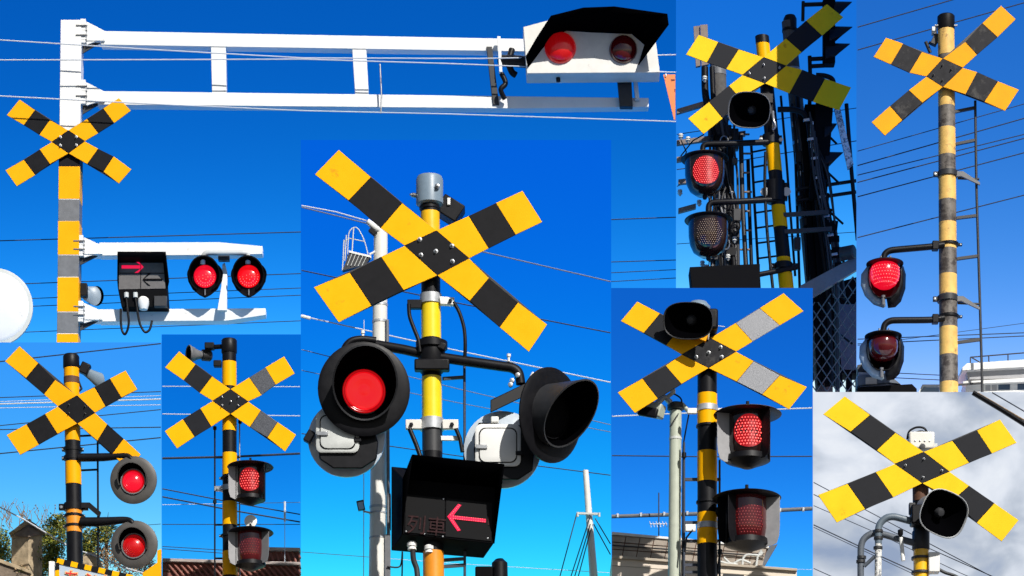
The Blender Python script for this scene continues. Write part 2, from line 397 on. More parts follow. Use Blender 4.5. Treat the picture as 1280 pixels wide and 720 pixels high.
def round_lamp(T, px, py, d, Rd, rl, Lt, Lb, A, yaw=0, pitch=0, disc='black_paint', hood='black_matt', lens='lens_red', rim=3, hr=None, p=1.0, rot=0, solid=1.0, back=14, ring=None, hr1=None, lz=0):
    M = T.M(px, py, d, yaw, pitch)
    hr = hr or rl + 4
    lamp = T.part('lamp', MB().lathe(M, [(hr - 1, 0), (Rd - rim, .8), (Rd, -1.5), (Rd, -3.5), (Rd * .8, -5), (rl * 1.25, -6.5), (rl * 1.1, -back), (0, -back - 2)], 44), disc)
    T.part('hood', hood_mb(M, hr, hr1 or hr, Lt, Lb, A, p, -.5, rot=rot, th=solid), [hood, 'black_inner_shade'], lamp)
    T.part('lens_well', MB().lathe(M, [(0, .3), (hr - .5, .3), (hr - .5, -1)], 36), 'black_inner_shade', lamp)
    M = M @ Matrix.Translation((0, 0, lz))
    T.part('lens', MB().lathe(M, [(rl, -.8), (rl * .985, .9), (rl * .95, 1.6), (rl * .93, 1.4), (rl * .88, 2.4), (rl * .86, 2.2)], 40, m=1).lathe(M, [(rl * .86, 2.2), (rl * .8, 3.1), (rl * .78, 2.9), (rl * .68, 4.0), (rl * .66, 3.8), (rl * .54, 4.8), (rl * .52, 4.6), (rl * .38, 5.4), (rl * .36, 5.2), (rl * .2, 5.8), (0, 6)], 40), [lens, {'lens_red': 'lens_rim_red', 'lens_crimson': 'lens_rim_red'}.get(lens, lens)], lamp, sharp=50)
    T.part('lens_ring', MB().lathe(M, [(rl, -.5), (rl + .3, 2.0), (rl + 1.6, 2.0), (rl + 2, -.5)], 36), ring or disc, lamp)
    return lamp, M

def lantern(T, px, py, d, Rb, rl, h, arcs, yaw=0, lens='lens_brown', dots=None, dotmat='led_on', brim='black_paint', finial=True, bottom='black_paint', dot_r=.62, ndot=(11, 11), dome=None, back=True, disc_r=None, tip=True, glow=None, round_bottom=False):
    """lamp under a flat round brim: cylinder lens, curtain plates left and right"""
    M = T.M(px, py, d, yaw)
    lamp = T.part('lamp', MB().lathe(M, [(0, 3.0), (Rb * .5, 2.6), (Rb * .96, .6), (Rb, -.6), (Rb * .97, -1.4), (Rb * .3, -1.2)], 44, axis='z'), brim)
    if finial:
        T.part('finial', MB().lathe(M, [(Rb * .15, 2), (Rb * .15, Rb * .18), (Rb * .1, Rb * .26), (Rb * .05, Rb * .29), (Rb * .05, Rb * .38), (0, Rb * .39)], 14, axis='z'), ['black_paint'], lamp)
    T.part('lens', MB().lathe(M, [(rl, -1.3), (rl, -h * .7), (rl * .93, -h * .88), (rl * .75, -h), (0, -h)] if not round_bottom else [(rl, -1.3), (rl * .99, -h * .45), (rl * .92, -h * .68), (rl * .75, -h * .87), (rl * .45, -h * .98), (0, -h * 1.03)], 36, axis='z'), lens, lamp)
    if back:
        T.part('housing', MB().lathe(M, [(rl * 1.12, -1.3), (rl * 1.12, -h * 1.03), (rl * .6, -h * 1.06)], 24, 70, 290, axis='z'), 'black_paint', lamp, solid=1)
    if round_bottom: T.part('drain', MB().lathe(M, [(3, -h * .97), (3, -h * 1.06), (2, -h * 1.1), (0, -h * 1.11)], 14, axis='z'), bottom, lamp)
    else: T.part('base', MB().lathe(M, [(rl * 1.05, -h * .93), (rl * 1.08, -h * 1.05), (rl * .5, -h * 1.15), (rl * .25, -h * 1.2), (0, -h * 1.21)] if tip else [(rl * 1.02, -h * .95), (rl * 1.02, -h * 1.03), (0, -h * 1.04)], 28, axis='z'), bottom, lamp)
    for (az, ra, rb, hh, m) in arcs:          # curtain plates standing out from the lens
        out = [(ra, -1.2), (rb, -1.2), (rb, -hh * .62), (rb * .98, -hh * .8), (ra + (rb - ra) * .8, -hh * .95), (ra + (rb - ra) * .45, -hh), (ra, -hh)]
        a = R(az); dirv = Vector((math.sin(a), -math.cos(a), 0)); nrm = Vector((math.cos(a), math.sin(a), 0)) * .5
        pts = [M @ (dirv * r + nrm * (1 - .1 * (r - ra)) + Vector((0, 0, z))) for r, z in out]; bk = [M @ (dirv * r - nrm * (1 + .1 * (r - ra)) + Vector((0, 0, z))) for r, z in out]
        T.part('shield', MB().loft([pts, bk], 0), m, lamp, bevel=.2)
    if dots:
        cz, rd = dots; mb = MB(); rd2 = rd
        nx = ndot[0]
        for i in range(nx):
            for j in range(ndot[1]):
                x = -1 + 2 * (i + (.5 if j % 2 else 0)) / (nx - .5); z = -1 + 2 * j / (ndot[1] - 1)
                if x * x + z * z > 1.0: continue
                a = x * rd2 / rl
                if abs(a) > 1.25: continue
                c = Vector((math.sin(a) * rl, -math.cos(a) * rl, cz + z * rd)); nn = Vector((math.sin(a), -math.cos(a), 0)); t = Vector((math.cos(a), math.sin(a), 0))
                ring = [M @ (c + (t * math.cos(R(60 * k)) + Vector((0, 0, 1)) * math.sin(R(60 * k))) * dot_r + nn * .05) for k in range(6)]
                mb.add(ring + [M @ (c + nn * .55)], [[k, (k + 1) % 6, 6] for k in range(6)])
        o = T.part('led_dots', mb, dotmat, lamp); o['kind'] = 'stuff'
    if glow:
        cz, rd, gm_ = glow; ringv = []
        n = 28; vs = []; fs = []
        for k in range(0, 4):
            for i in range(n):
                a = 2 * math.pi * i / n; x = math.cos(a) * rd * k / 3; z = math.sin(a) * rd * k / 3
                t = x / rl; vs.append(M @ Vector((math.sin(t) * (rl + .12), -math.cos(t) * (rl + .12), cz + z)))
        for k in range(3):
            for i in range(n): fs.append([k * n + i, k * n + (i + 1) % n, (k + 1) * n + (i + 1) % n, (k + 1) * n + i])
        T.part('lit_disc', MB().add(vs, fs), gm_, lamp)
    return lamp

def horn(T, px, py, d, w, h, yaw, pitch, roll=0, depth=None, rimm='steel', out='dark_grey', driver=True, sq=3.2, body=None):
    M = T.M(px, py, d, yaw, pitch, roll); depth = depth or w * .8; n = 40
    def ring(sx, sy, y, e):
        o = []
        for i in range(n):
            a = 2 * math.pi * i / n; c, s = math.cos(a), math.sin(a)
            r = (abs(c) ** e + abs(s) ** e) ** (-1 / e)
            o.append(M @ Vector((sx * r * c, y, sy * r * s)))
        return o
    o = T.part('loudspeaker_horn', MB().loft([ring(w / 2, h / 2, 0, sq), ring(w * .40, h * .40, depth * .2, 2.8), ring(w * .26, h * .27, depth * .5, 2.3), ring(w * .18, h * .2, depth * .8, 2)], 0, False, True), out)
    T.part('horn_throat', MB().loft([ring(w * .475, h * .47, .8, sq), ring(w * .36, h * .36, depth * .22, 2.8), ring(w * .2, h * .21, depth * .5, 2.3), ring(w * .1, h * .1, depth * .55, 2)], 0, False, True), 'black_inner_shade', o)
    T.part('horn_rim', MB().loft([ring(w * .5, h * .5, 1.2, sq), ring(w * .506, h * .507, -.5, sq), ring(w * .493, h * .492, -.8, sq), ring(w * .48, h * .476, .6, sq)], 0, False, False), rimm, o)
    T.part('horn_plug', MB().lathe(M, [(w * .10, -depth * .42), (w * .095, -depth * .3), (w * .06, -depth * .22), (0, -depth * .2)], 16), 'dark_grey', o)
    if driver:
        T.part('driver', MB().lathe(M, [(w * .2, -depth * .78), (w * .27, -depth * .8), (w * .28, -depth * 1.25), (w * .2, -depth * 1.35), (0, -depth * 1.36)], 24), body or out, o)
    return o

def wires(y, label, group, lst, sag=0):
    for w in lst:
        pts, r, m = w
        if len(pts) == 2 and sag:
            (xa, ya), (xb, yb_) = pts
            pts = [(xa + (xb - xa) * i / 8, ya + (yb_ - ya) * i / 8 + sag * 4 * (i / 8) * (1 - i / 8)) for i in range(9)]
        o = finish(MB().tube([P(px, py, y) for px, py in pts], r * S, 6), 'overhead_wire', m, None, Vector(P(pts[0][0], pts[0][1], y)))
        o['label'] = label; o['category'] = 'wire'; o['group'] = group
# ================================================================== TOP LEFT: white overhead gantry
YT = 3.4
T = Th('crossing_gantry', 'white square post with long white overhead frame, twin red lamps and arrow box', 'crossing signal', 86, YT)
po = pole(T, 90.5, 30, 86, 428, 26, 26, [(192, 213, 'black_sheet'), (213, 253.5, 'yellow_orange'), (254, 281, 'mid_grey', .15), (281, 323, 'yellow_orange'), (323.5, 350.5, 'mid_grey', .15), (351, 394, 'yellow_orange'), (394.5, 421, 'mid_grey', .15), (421.5, 470, 'yellow_orange')], 'white_paint', d=-14, square=True)
crossbuck(T, (0, 0), 3.366, [(218, 597), (287, 548), (357, 594), (288, 645)], dict(
    UL=[(28, 484), (82, 418), (100, 526), (147, 463), (165, 567), (210, 504)],
    UR=[(500, 412), (551, 465), (434, 456), (480, 518), (366, 500), (413, 560)],
    LR=[(553, 712), (500, 772), (478, 657), (435, 722), (413, 625), (367, 690)],
    LL=[(22, 716), (70, 784), (100, 672), (148, 736), (166, 628), (210, 690)]), d=4,
    bolts=[(255, 577), (322, 576), (255, 612), (322, 611)], bolt_r=1.1, bolt_mat='white_paint')
def bracket(x, y, h, part='bracket'):
    mb = MB().box(T.M(x + 4, y + h * .05, -12), 6.5, 20, h * 1.0)
    for dd in (-20, -3):
        mb.prism([T.v(x + 7, y - h * .48, dd), T.v(x + 29, y - h * .1, dd), T.v(x + 29, y + h * .25, dd), T.v(x + 7, y + h * .5, dd)], Vector((0, 1.6 * T.u, 0)))
    mb.prism([T.v(x + 7, y + h * .28, -2), T.v(x + 30, y + h * .28, -2), T.v(x + 30, y + h * .33, -2), T.v(x + 7, y + h * .33, -2)], Vector((0, 18 * T.u, 0)))
    b = T.part(part, mb, 'white_paint', bevel=.4)
    m2 = MB().prism([T.v(x + 2, y + h * .5, -8), T.v(x + 27, y + h * .36, -8), T.v(x + 2, y + h * .86, -8)], Vector((0, 2 * T.u, 0)))
    T.part('gusset', m2, 'dark_grey', b)
    for k in range(4):
        T.part('bolt', MB().tube([T.v(x - 6, y - h * .3 + k * h * .2, -3 if k % 2 else -1), T.v(x + 8, y - h * .3 + k * h * .2, -3 if k % 2 else -1)], 1.1 * T.u, 8), 'mid_grey', b)
for yy, h in ((41, 30), (117, 30)): bracket(101, yy, h)
for yy in (309, 391): bracket(98, yy, 26)
fr = dict(d=-5, th=15, mat='white_paint', bevel=.6)
T.prism('chord', [(126, 38.4), (660, 48.6), (660, 64.4), (126, 56)], **fr)
T.prism('chord', [(122, 113.5), (811, 122.3), (811, 133.5), (640, 135.6), (122, 130.8)], **fr)
T.prism('upright', [(263.5, 55), (282, 55), (283, 120), (265, 120)], -6, 13, 'white_paint', bevel=.6)
T.prism('upright', [(440, 57), (457.5, 57), (461, 122), (444, 122)], -6, 13, 'white_paint', bevel=.6)
T.prism('support_arm', [(124, 303), (274, 302.6), (328, 307.5), (328, 317.5), (272, 319), (124, 319.5)], -5, 15, 'white_paint', bevel=.6)
T.prism('support_arm', [(124, 386.5), (332, 385.2), (332, 393.8), (284, 401), (124, 402)], -5, 15, 'white_paint', bevel=.6)
# twin red lamp box at the end of the arm
lb = T.prism('lamp_box', [(654, 33.5), (690, 24), (806, 26), (818, 38), (825, 90.5), (658.5, 92)], 40, 30, 'white_dirty', bevel=.8)
A_ = [(660, 84, 40.3), (678, 60, 40.3), (692, 44, 40.3), (708, 38, 40.3), (740, 40, 40.3), (790, 42, 40.3), (806, 56, 40.3), (799, 80, 40.3)]  # hood root lowered: its black underside stands in for shade on the face
B_ = [(657.5, 71, 60), (672, 46, 70), (689, 20, 84), (729, 10, 88), (768, 8.5, 88), (834, 17.5, 88), (835.5, 31, 84), (798, 81, 52)]
md = [tuple((a + b) / 2 for a, b in zip(p, q)) for p, q in zip(A_, B_)]
T.part('hood', MB().loft([[T.v(*p) for p in r] for r in (A_, md, B_)], 0, False, False, False), 'black_inner_shade', lb, solid=1.4, sharp=60)
for (x, y, r, m) in ((700.5, 60, 19.5, 'lens_signal_red'), (779, 62, 17.5, 'lens_maroon')):
    T.part('lens', MB().lathe(T.M(x, y, 40), [(r, 0), (r * .98, 2.5), (r * .85, 6), (r * .6, 9), (r * .3, 10.6), (0, 11)], 36), m, lb, sharp=80)
T.part('drain_plug', MB().tube([T.v(697, 92, 26), T.v(698, 102, 26)], 2.8 * T.u), 'black_paint', lb)
T.prism('lamp_bracket', [(608, 58), (615, 58), (624, 131), (616, 131)], -3, 10, 'dark_grey', bevel=.5)
T.prism('lamp_bracket', [(621.5, 45), (625.5, 45), (628, 90), (624, 90)], 8, 6, 'white_paint', bevel=.4)
T.tube('lamp_bracket', [(626, 76, 0), (640, 76, 10), (660, 78, 24)], 7, 'black_paint')
T.tube('conduit', [(640, 62, 2), (636, 78, 6), (640, 90, 6), (645, 94, 4)], 4, 'black_paint')
T.prism('lamp_bracket', [(771, 92), (789, 92), (791, 133), (775, 133)], 6, 10, 'dark_grey', bevel=.5)
T.tube('lamp_bracket', [(782, 92, 24), (784, 100, 4)], 4, 'dark_grey')
T.prism('lamp_bracket', [(791, 92), (796, 92), (799.5, 124), (794, 124)], 2, 6, 'white_paint', bevel=.4)
T.tube('conduit', [(627, 92, 6), (632, 104, 6), (626, 112, 7), (631, 124, 2)], 3.2, 'black_paint')
T.tube('ground_strap', [(475, 80, 4), (477, 120, 4), (476, 142, 4)], 1, 'steel')
# arrow box
ab = T.prism('arrow_box', [(147.5, 327), (206, 327), (210, 384), (152, 384), (147.5, 362)], 12, 24, 'black_matt', bevel=.7)
T.prism('screen', [(149, 328.5), (204, 328.5), (206.8, 360.5), (148.6, 361.5)], 12.9, .8, 'screen_grey', ab)
T.part('visor', MB().loft([[T.v(x, y, d) for x, y, d in r] for r in ([(148, 361, 12), (147.8, 328, 12), (206, 328, 12), (209, 361, 12)], [(147, 350, 15), (147, 315, 36), (207, 315, 36), (211, 352, 16)])], 0, False, False, False), 'black_matt', ab, solid=1.2)
def arrow(x0, x1, y, hw, th, hl, d, name, m, parent):
    s = 1 if x1 > x0 else -1
    pts = [(x0, y - th), (x1 - s * th * 1.6, y - th), (x1 - s * hl, y - hw), (x1 - s * (hl - th * 2.2), y - hw), (x1, y), (x1 - s * (hl - th * 2.2), y + hw), (x1 - s * hl, y + hw), (x1 - s * th * 1.6, y + th), (x0, y + th)]
    return T.prism(name, pts, d, .6, m, parent)
arrow(152, 179.5, 333.5, 7.6, 1.9, 11.5, 13.6, 'lit_arrow', 'arrow_lit', ab)
arrow(203, 178, 349.5, 7.4, 1.3, 10, 13.6, 'dark_arrow', 'black_matt', ab)
for x, y0, y1 in ((176, 329, 361),): T.box('screen_seam', x, (y0 + y1) / 2, 13.4, .7, .5, 31, 'black_matt', ab, bevel=0)
T.box('screen_seam', 177.5, 341.5, 13.4, 56, .5, .7, 'black_matt', ab, bevel=0)
T.part('cable_gland', MB().lathe(T.M(179.3, 377, 14), [(0, 6.2), (4, 5.6), (6.5, 3.2), (7, 0), (7, -4), (5, -10)], 20, axis='z'), 'white_paint', ab)
for x in (158, 169.3):
    T.part('cable_gland', MB().tube([T.v(x, 366, 14), T.v(x, 372, 14)], 3 * T.u), 'off_white', ab)
T.box('junction_box', 201, 377.5, 13, 16, 8, 13, 'dark_grey', ab)
T.tube('cable', [(158, 372, 14), (160, 392, 14), (161, 402, 13), (159.5, 412, 12), (156, 418, 11), (152.5, 413, 10), (151, 402, 10), (151, 386, 10)], 1.5, 'black_paint')
T.tube('cable', [(169.3, 372, 14), (172, 390, 14), (175, 405, 13), (181, 415, 12), (187, 412, 11), (190, 401, 10)], 1.5, 'black_paint')
# twin side lamps
T.tube('lamp_pipe', [(253.5, 330, 20), (254, 321, 24), (259, 316.2, 26), (275, 316, 26), (303, 316, 26), (309, 317.5, 24), (310, 330, 20)], 3.3, 'off_white')
T.box('pipe_clamp', 280, 322, 15, 14, 8, 9, 'dark_grey')
T.part('lamp_post', MB().prism([T.v(x, y, 8) for x, y in ((281, 328), (284, 340), (283.5, 388), (271.5, 388), (276.5, 358), (278, 330))], Vector((0, 7 * T.u, 0))), 'white_paint', bevel=.5)
for cx, m in ((256.3, 'lens_crimson'), (311, 'lens_red')):
    out = [(cx + 22.6 * math.sin(R(a)) * (1 if abs(a) < 95 else .98), 343 - 17.5 * math.cos(R(a))) for a in range(-90, 91, 12)]
    out += [(cx + 21, 352), (cx + 15.5, 362), (cx + 7, 369), (cx, 372.5), (cx - 7, 369), (cx - 15.5, 362), (cx - 21, 352)]
    la = T.part('lamp', MB().loft([[T.v(x, y, d) for x, y in o] for o, d in ((out, 14), ([(cx + (x - cx) * .96, 346 + (y - 346) * .96) for x, y in out], 16), ([(cx + (x - cx) * .8, 346 + (y - 346) * .75) for x, y in out], 12))][:3], 0, True, True), 'black_matt')
    T.part('hood', hood_mb(T.M(cx, 346, 14), 17.5, 19.5, 20, 3, 150, 1.2, 0), ['black_matt', 'black_inner_shade'], la)
    T.part('lens', MB().lathe(T.M(cx, 346, 13.5), [(14, 0), (13.8, 3), (11, 5.5), (7, 7.2), (0, 8)], 30), m, la, sharp=80)
    mb = MB()
    for k in range(3):
        for i in range(8 + 8 * k if k else 5):
            a = 2 * math.pi * i / (8 + 8 * k if k else 5); rr = (3.5, 7.5, 11.3)[k]
            mb.lathe(T.M(cx + rr * math.cos(a), 346 + rr * math.sin(a), (21.6, 20.3, 18.6)[k]), [(.55, -1), (.45, .3), (0, .5)], 6)
    o = T.part('led_dots', mb, 'led_hot', la); o['kind'] = 'stuff'
    T.part('drain_tube', MB().tube([T.v(cx, 362, 17), T.v(cx, 369, 17)], .9 * T.u), 'mid_grey', la)
# grey loudspeaker behind the post
ls = T.part('rear_loudspeaker', MB().loft([[T.v(x + r * math.cos(a) * .7, y + r * math.sin(a), d) for a in [2 * math.pi * i / 24 for i in range(24)]] for x, y, r, d in ((101, 365, 6, -24), (106, 366, 8, -24), (108, 367, 9, -26), (118, 370, 12, -28), (121, 370, 12.5, -28))], 0), 'blue_grey')
T.part('driver', MB().box(T.M(105, 363, -20), 9, 10, 16), 'black_paint', ls, bevel=1)

Tm = Th('round_mirror', 'large round white traffic mirror beside the square gantry post', 'mirror', -8, YT)
mm = Tm.part('mirror_face', MB().lathe(Tm.M(-8, 384, 0), [(47.5, -3), (47, 0), (40, 2.2), (28, 4.2), (14, 5.6), (0, 6)], 60), 'mirror_reflection', sharp=80)
Tm.part('rim', MB().lathe(Tm.M(-8, 384, 0), [(47, -4), (49, -3), (49, .5), (46.8, .9)], 60), 'off_white')
Tm.box('bracket', -8, 430, -6, 12, 14, 20, 'dark_grey')
pole(Tm, -8, 400, -8, 428, 9, 9, [], 'galvanised', d=-14)
tr = Th('hanging_banner', 'orange banner with dark lettering hung from the wire past the lamp box', 'banner', 838, YT)
bn = tr.prism('cloth', [(829, 93), (844.2, 93), (844.2, 149.5), (842.5, 149.5)], 0, .8, 'banner_orange')
tr.prism('print', [(838.5, 99), (843.6, 99), (843.6, 101), (839, 101)], .4, .3, 'print_dark', bn)
tr.prism('print', [(843.2, 111), (844, 111), (844, 114.5), (843.2, 114.5)], .4, .3, 'print_dark', bn)
tr.tube('eyelet', [(832.5, 92, 0), (832, 96, 1)], .8, 'steel')
G1 = 'overhead wires around the white gantry'
wires(YT - .12, 'pale overhead wire running in front of the white overhead frame', G1 + ', in front', [
    ([(-60, 46), (0, 50), (190, 62), (380, 72.5), (600, 73.2), (845, 68.5)], .9, 'wire_pale'), ([(-60, 75.5), (0, 75), (200, 74.6), (380, 74), (560, 79.5), (845, 90.5)], .9, 'wire_pale'),
    ([(-60, 117), (0, 120), (190, 130), (380, 138.5), (560, 142.5), (845, 152)], .9, 'wire_pale')])
wires(YT + .3, 'thin dark overhead wire crossing behind the white support arms', G1 + ', behind', [
    ([(-60, 303), (0, 301), (376, 290), (764, 274.5), (845, 271.5)], .8, 'wire_dark'), ([(-60, 358), (376, 342), (764, 327.5), (845, 325)], .7, 'wire_dark'), ([(-60, 377), (376, 360), (764, 341), (845, 337)], .6, 'wire_dark'),
    ([(-60, 387), (376, 369), (764, 352), (845, 347.5)], .6, 'wire_dark'), ([(-60, 419), (376, 401), (764, 366), (845, 362)], .6, 'wire_dark')])

# ================================================================== TOP MIDDLE: crowded railway signals
YT = 3.4
T = Th('crossing_signal', 'leaning striped pole with cross above black horn and two dotted lamps on pipes', 'crossing signal', 1000, YT)
po = pole(T, 952.5, 46, 983, 360, 16.5, 18, [(46, 55.5, 'black_paint', .5), (55.5, 75, 'yellow_mid'), (108, 180, 'black_paint'), (181, 215, 'yellow_mid'), (258, 285, 'yellow_mid'), (323, 331, 'yellow_mid'), (342, 372, 'yellow_mid')], 'black_paint', d=-12)
crossbuck(T, (845, 0), 2.925, [(243, 274), (320, 209), (403, 240), (325, 305)], dict(
    UL=[(36, 199), (83, 127), (113, 229), (155, 153), (183, 252), (229, 180)],
    UR=[(552, 14), (612, 62), (475, 75), (534, 130), (402, 140), (459, 190)],
    LR=[(641, 319), (597, 402), (545, 287), (500, 371), (462, 254), (415, 341)],
    LL=[(44, 433), (101, 490), (121, 373), (171, 433), (193, 313), (233, 358)]), d=3, ym='yellow_bright', bm_='black_soft',
    bolts=[(320, 237), (378, 248), (267, 269), (322, 287)], bolt_r=1)
horn(T, 936.5, 137.5, 26, 54, 42, -20, 20, 10, depth=34, rimm='mid_grey', out='mid_grey', sq=2.7)
T.box('horn_bracket', 958, 125, -4, 14, 14, 12, 'black_paint', yaw=10)
cl = clamp(T, 969.5, 240, 20, 26, d=-12, ears=4)
T.tube('lamp_pipe', [(878.5, 190, 0), (879, 183, 0), (884, 180.3, 0), (915, 179.5, 0), (962, 177.5, -6)], 3.6, 'black_paint')
T.tube('lamp_pipe', [(885.5, 265, 0), (886, 257, 0), (891, 253.3, 0), (920, 252, 0), (970, 249.5, -6)], 3.6, 'black_paint')
T.tube('conduit', [(966, 140, -2), (967, 150, 4), (969, 158, 4), (966, 162, 2)], 2, 'steel')
clamp(T, 963.5, 175, 18, 12, d=-12, ears=4); clamp(T, 979.5, 333, 19, 8, d=-12, ears=8)
for (cx, ty, dm, gl) in ((881, 198.5, 'led_hot', (-23, 17.6, 'lens_lit_dark')), (885.5, 275, 'led_off', None)):
    lantern(T, cx, ty, 4, 30, 25, 46, [], lens='lens_brown', dots=(-23, 17.5), dotmat=dm, dot_r=.62, ndot=(13, 15), finial=False, back=False, glow=gl, round_bottom=True)
T.prism('speaker_box', [(862, 333.5), (950, 329.5), (950, 372), (866, 374)], 10, 30, 'black_matt', bevel=.8)
T.tube('crossbar', [(945, 344, -2), (996, 334, -4)], 3.2, 'black_paint')
T.tube('curved_conduit', [(972, 137, -18), (990, 137, -18), (1003, 141, -20), (1010, 152, -22), (1013, 175, -24), (1022, 260, -26), (1034, 360, -28), (1040, 480, -28)], 3.4, 'black_paint')
T.tube('cable', [(957, 190, -4), (956, 230, -4), (959, 290, -4), (966, 360, -4)], 2, 'black_paint')
for (y0, x1) in ((262, 1036), (283, 1040)): T.prism('brace_bar', [(975, y0 + 4), (x1, y0), (x1, y0 + 5.5), (975, y0 + 9)], -4, 3, 'dark_grey')

Tu = Th('utility_pole', 'dark weathered utility pole with wooden crossarms and cable gear behind the horn', 'utility pole', 903, YT + .25)
pole(Tu, 897, 72, 907, 340, 19, 25, [(72, 95, 'mid_grey', .4)], 'dark_concrete', d=-10)
Tu.prism('arm_board', [(867, 33), (875, 32), (876, 82), (870, 83)], -2, 5, 'wood_arm'); Tu.prism('arm_board', [(875.5, 31), (884.5, 30.5), (886, 80), (877, 82)], 1, 5, 'wood_arm')
for pts in ([(846, 139), (890, 126)], [(846, 178), (932, 166)], [(846, 199), (905, 189)], [(848, 227), (915, 219)], [(848, 263), (870, 257)]):
    (xa, ya), (xb, yb) = pts
    Tu.prism('crossarm', [(xa, ya - 3), (xb, yb - 3), (xb, yb + 3), (xa, ya + 3)], 4, 6, 'wood_arm', bevel=.4)
for (x, y) in ((881, 99), (851, 171), (860, 175), (850, 241), (874, 254), (878, 330), (883, 335), (915, 240), (918, 300), (910, 322)):
    Tu.part('insulator', MB().lathe(Tu.M(x, y, 12), [(0, 4), (2.6, 3.6), (3.2, 1.5), (2.2, 1), (3.4, -1), (2.2, -2), (1, -4)], 12, axis='z'), 'off_white')
Tu.tube('riser', [(881, 84, 4), (882, 120, 4), (890, 150, 6), (900, 190, 8)], 4.5, 'black_paint')
Tu.tube('riser', [(890, 84, 4), (893, 140, 4), (903, 200, 6), (912, 260, 8), (918, 345, 8)], 3.4, 'black_paint')
Tu.tube('riser', [(926, 170, 6), (928, 250, 6), (933, 345, 6)], 3, 'dark_grey')
Tu.tube('riser', [(935, 200, 2), (937, 270, 2), (940, 350, 2)], 2.4, 'black_paint')
for k in range(14):
    y = 200 + k * 10.5
    Tu.part('strap', MB().lathe(Tu.M(907 + (y - 340) * .037, y, -10), [(13.0, -.8), (13.6, -.8), (13.6, .8), (13.0, .8)], 20, axis='z'), 'steel' if k % 2 else 'black_paint')
for (x, y, sx, sz) in ((893, 160, 16, 22), (917, 175, 12, 26), (912, 300, 15, 12), (921, 270, 10, 16)): Tu.box('gear_box', x, y, 6, sx, 10, sz, 'dark_grey', bevel=1.2)
rnd = random.Random(11)
for k in range(16):
    x0 = rnd.uniform(886, 926); y0 = rnd.uniform(120, 250); x1 = x0 + rnd.uniform(-6, 16); y1 = y0 + rnd.uniform(40, 110)
    Tu.tube('drop_cable', [(x0, y0, 8), ((x0 + x1) / 2 + rnd.uniform(-9, 9), (y0 + y1) / 2, 12 + rnd.uniform(0, 6)), (x1, min(y1, 345), 8), (x1 + 2, 352, 6)], rnd.uniform(.9, 1.9), rnd.choice(('black_paint', 'dark_grey', 'black_paint', 'mid_grey')), n=7)
for k in range(9): Tu.box('gear_box', rnd.uniform(890, 924), rnd.uniform(140, 335), 8, rnd.uniform(6, 14), 9, rnd.uniform(6, 18), rnd.choice(('black_paint', 'dark_grey', 'dark_concrete')), bevel=1, roll=rnd.uniform(-6, 6))
for k in range(7):
    cx, cy = rnd.uniform(895, 922), rnd.uniform(175, 330)
    Tu.tube('cable_coil', [(cx + 5 * math.cos(a), cy + 7 * math.sin(a), 14) for a in [R(40 * i) for i in range(10)]], .9, rnd.choice(('steel', 'black_paint', 'off_white')), n=6)
Tu.tube('jumper_cable', [(850, 172, 12), (858, 190, 12), (853, 202, 12)], .8, 'black_paint'); Tu.tube('jumper_cable', [(851, 195, 12), (866, 176, 12), (880, 168, 12)], .8, 'black_paint'); Tu.tube('jumper_cable', [(887, 320, 10), (886, 332, 10), (888, 350, 10)], .6, 'black_paint')
for k in range(7): Tu.box('step_bolt', 931 + (k % 2) * 3, 168 + k * 24, 4, 12, 2.5, 2.2, 'wood_arm')

Tc = Th('signal_post', 'dark concrete post with a rounded black cap between the cross and the railway lights', 'post', 1003, YT + .25)
pole(Tc, 985.5, 28, 1016, 345, 17, 21, [(86, 96, 'galvanised', .3), (178, 182, 'steel', .4), (210, 214, 'steel', .4), (243, 246, 'steel', .4), (272, 275, 'steel', .4)], 'dark_concrete', d=-8)
Tc.part('cap', MB().lathe(Tc.M(987.5, 32, -8), [(10, -8), (10, -5), (8.4, -5), (8.4, 8), (6.5, 12), (0, 13.5)], 24, axis='z'), 'black_paint')
for k in range(5): Tc.tube('drop_cable', [(990 + k * 4, 130 + k * 9, 10), (996 + k * 4.5 + rnd.uniform(-4, 4), 200, 12), (1004 + k * 5, 270 + rnd.uniform(-9, 9), 10), (1010 + k * 5, 350, 8)], 1.5, rnd.choice(('black_paint', 'dark_grey')), n=7)
for k in range(6): Tc.box('gear_box', rnd.uniform(994, 1016), 170 + k * 27, 10, rnd.uniform(6, 11), 8, rnd.uniform(8, 16), rnd.choice(('black_paint', 'dark_grey')), bevel=1)
Tc.tube('conduit', [(997, 120, 4), (1003, 200, 4), (1010, 345, 4)], 3, 'black_paint'); Tc.tube('conduit', [(976, 120, 2), (983, 200, 2), (994, 345, 2)], 1.6, 'black_paint')
for (x, y) in ((1004, 195), (1006, 213), (992, 155), (999, 217)): Tc.box('cable_clip', x, y, 9, 4.5, 3, 6, 'steel')

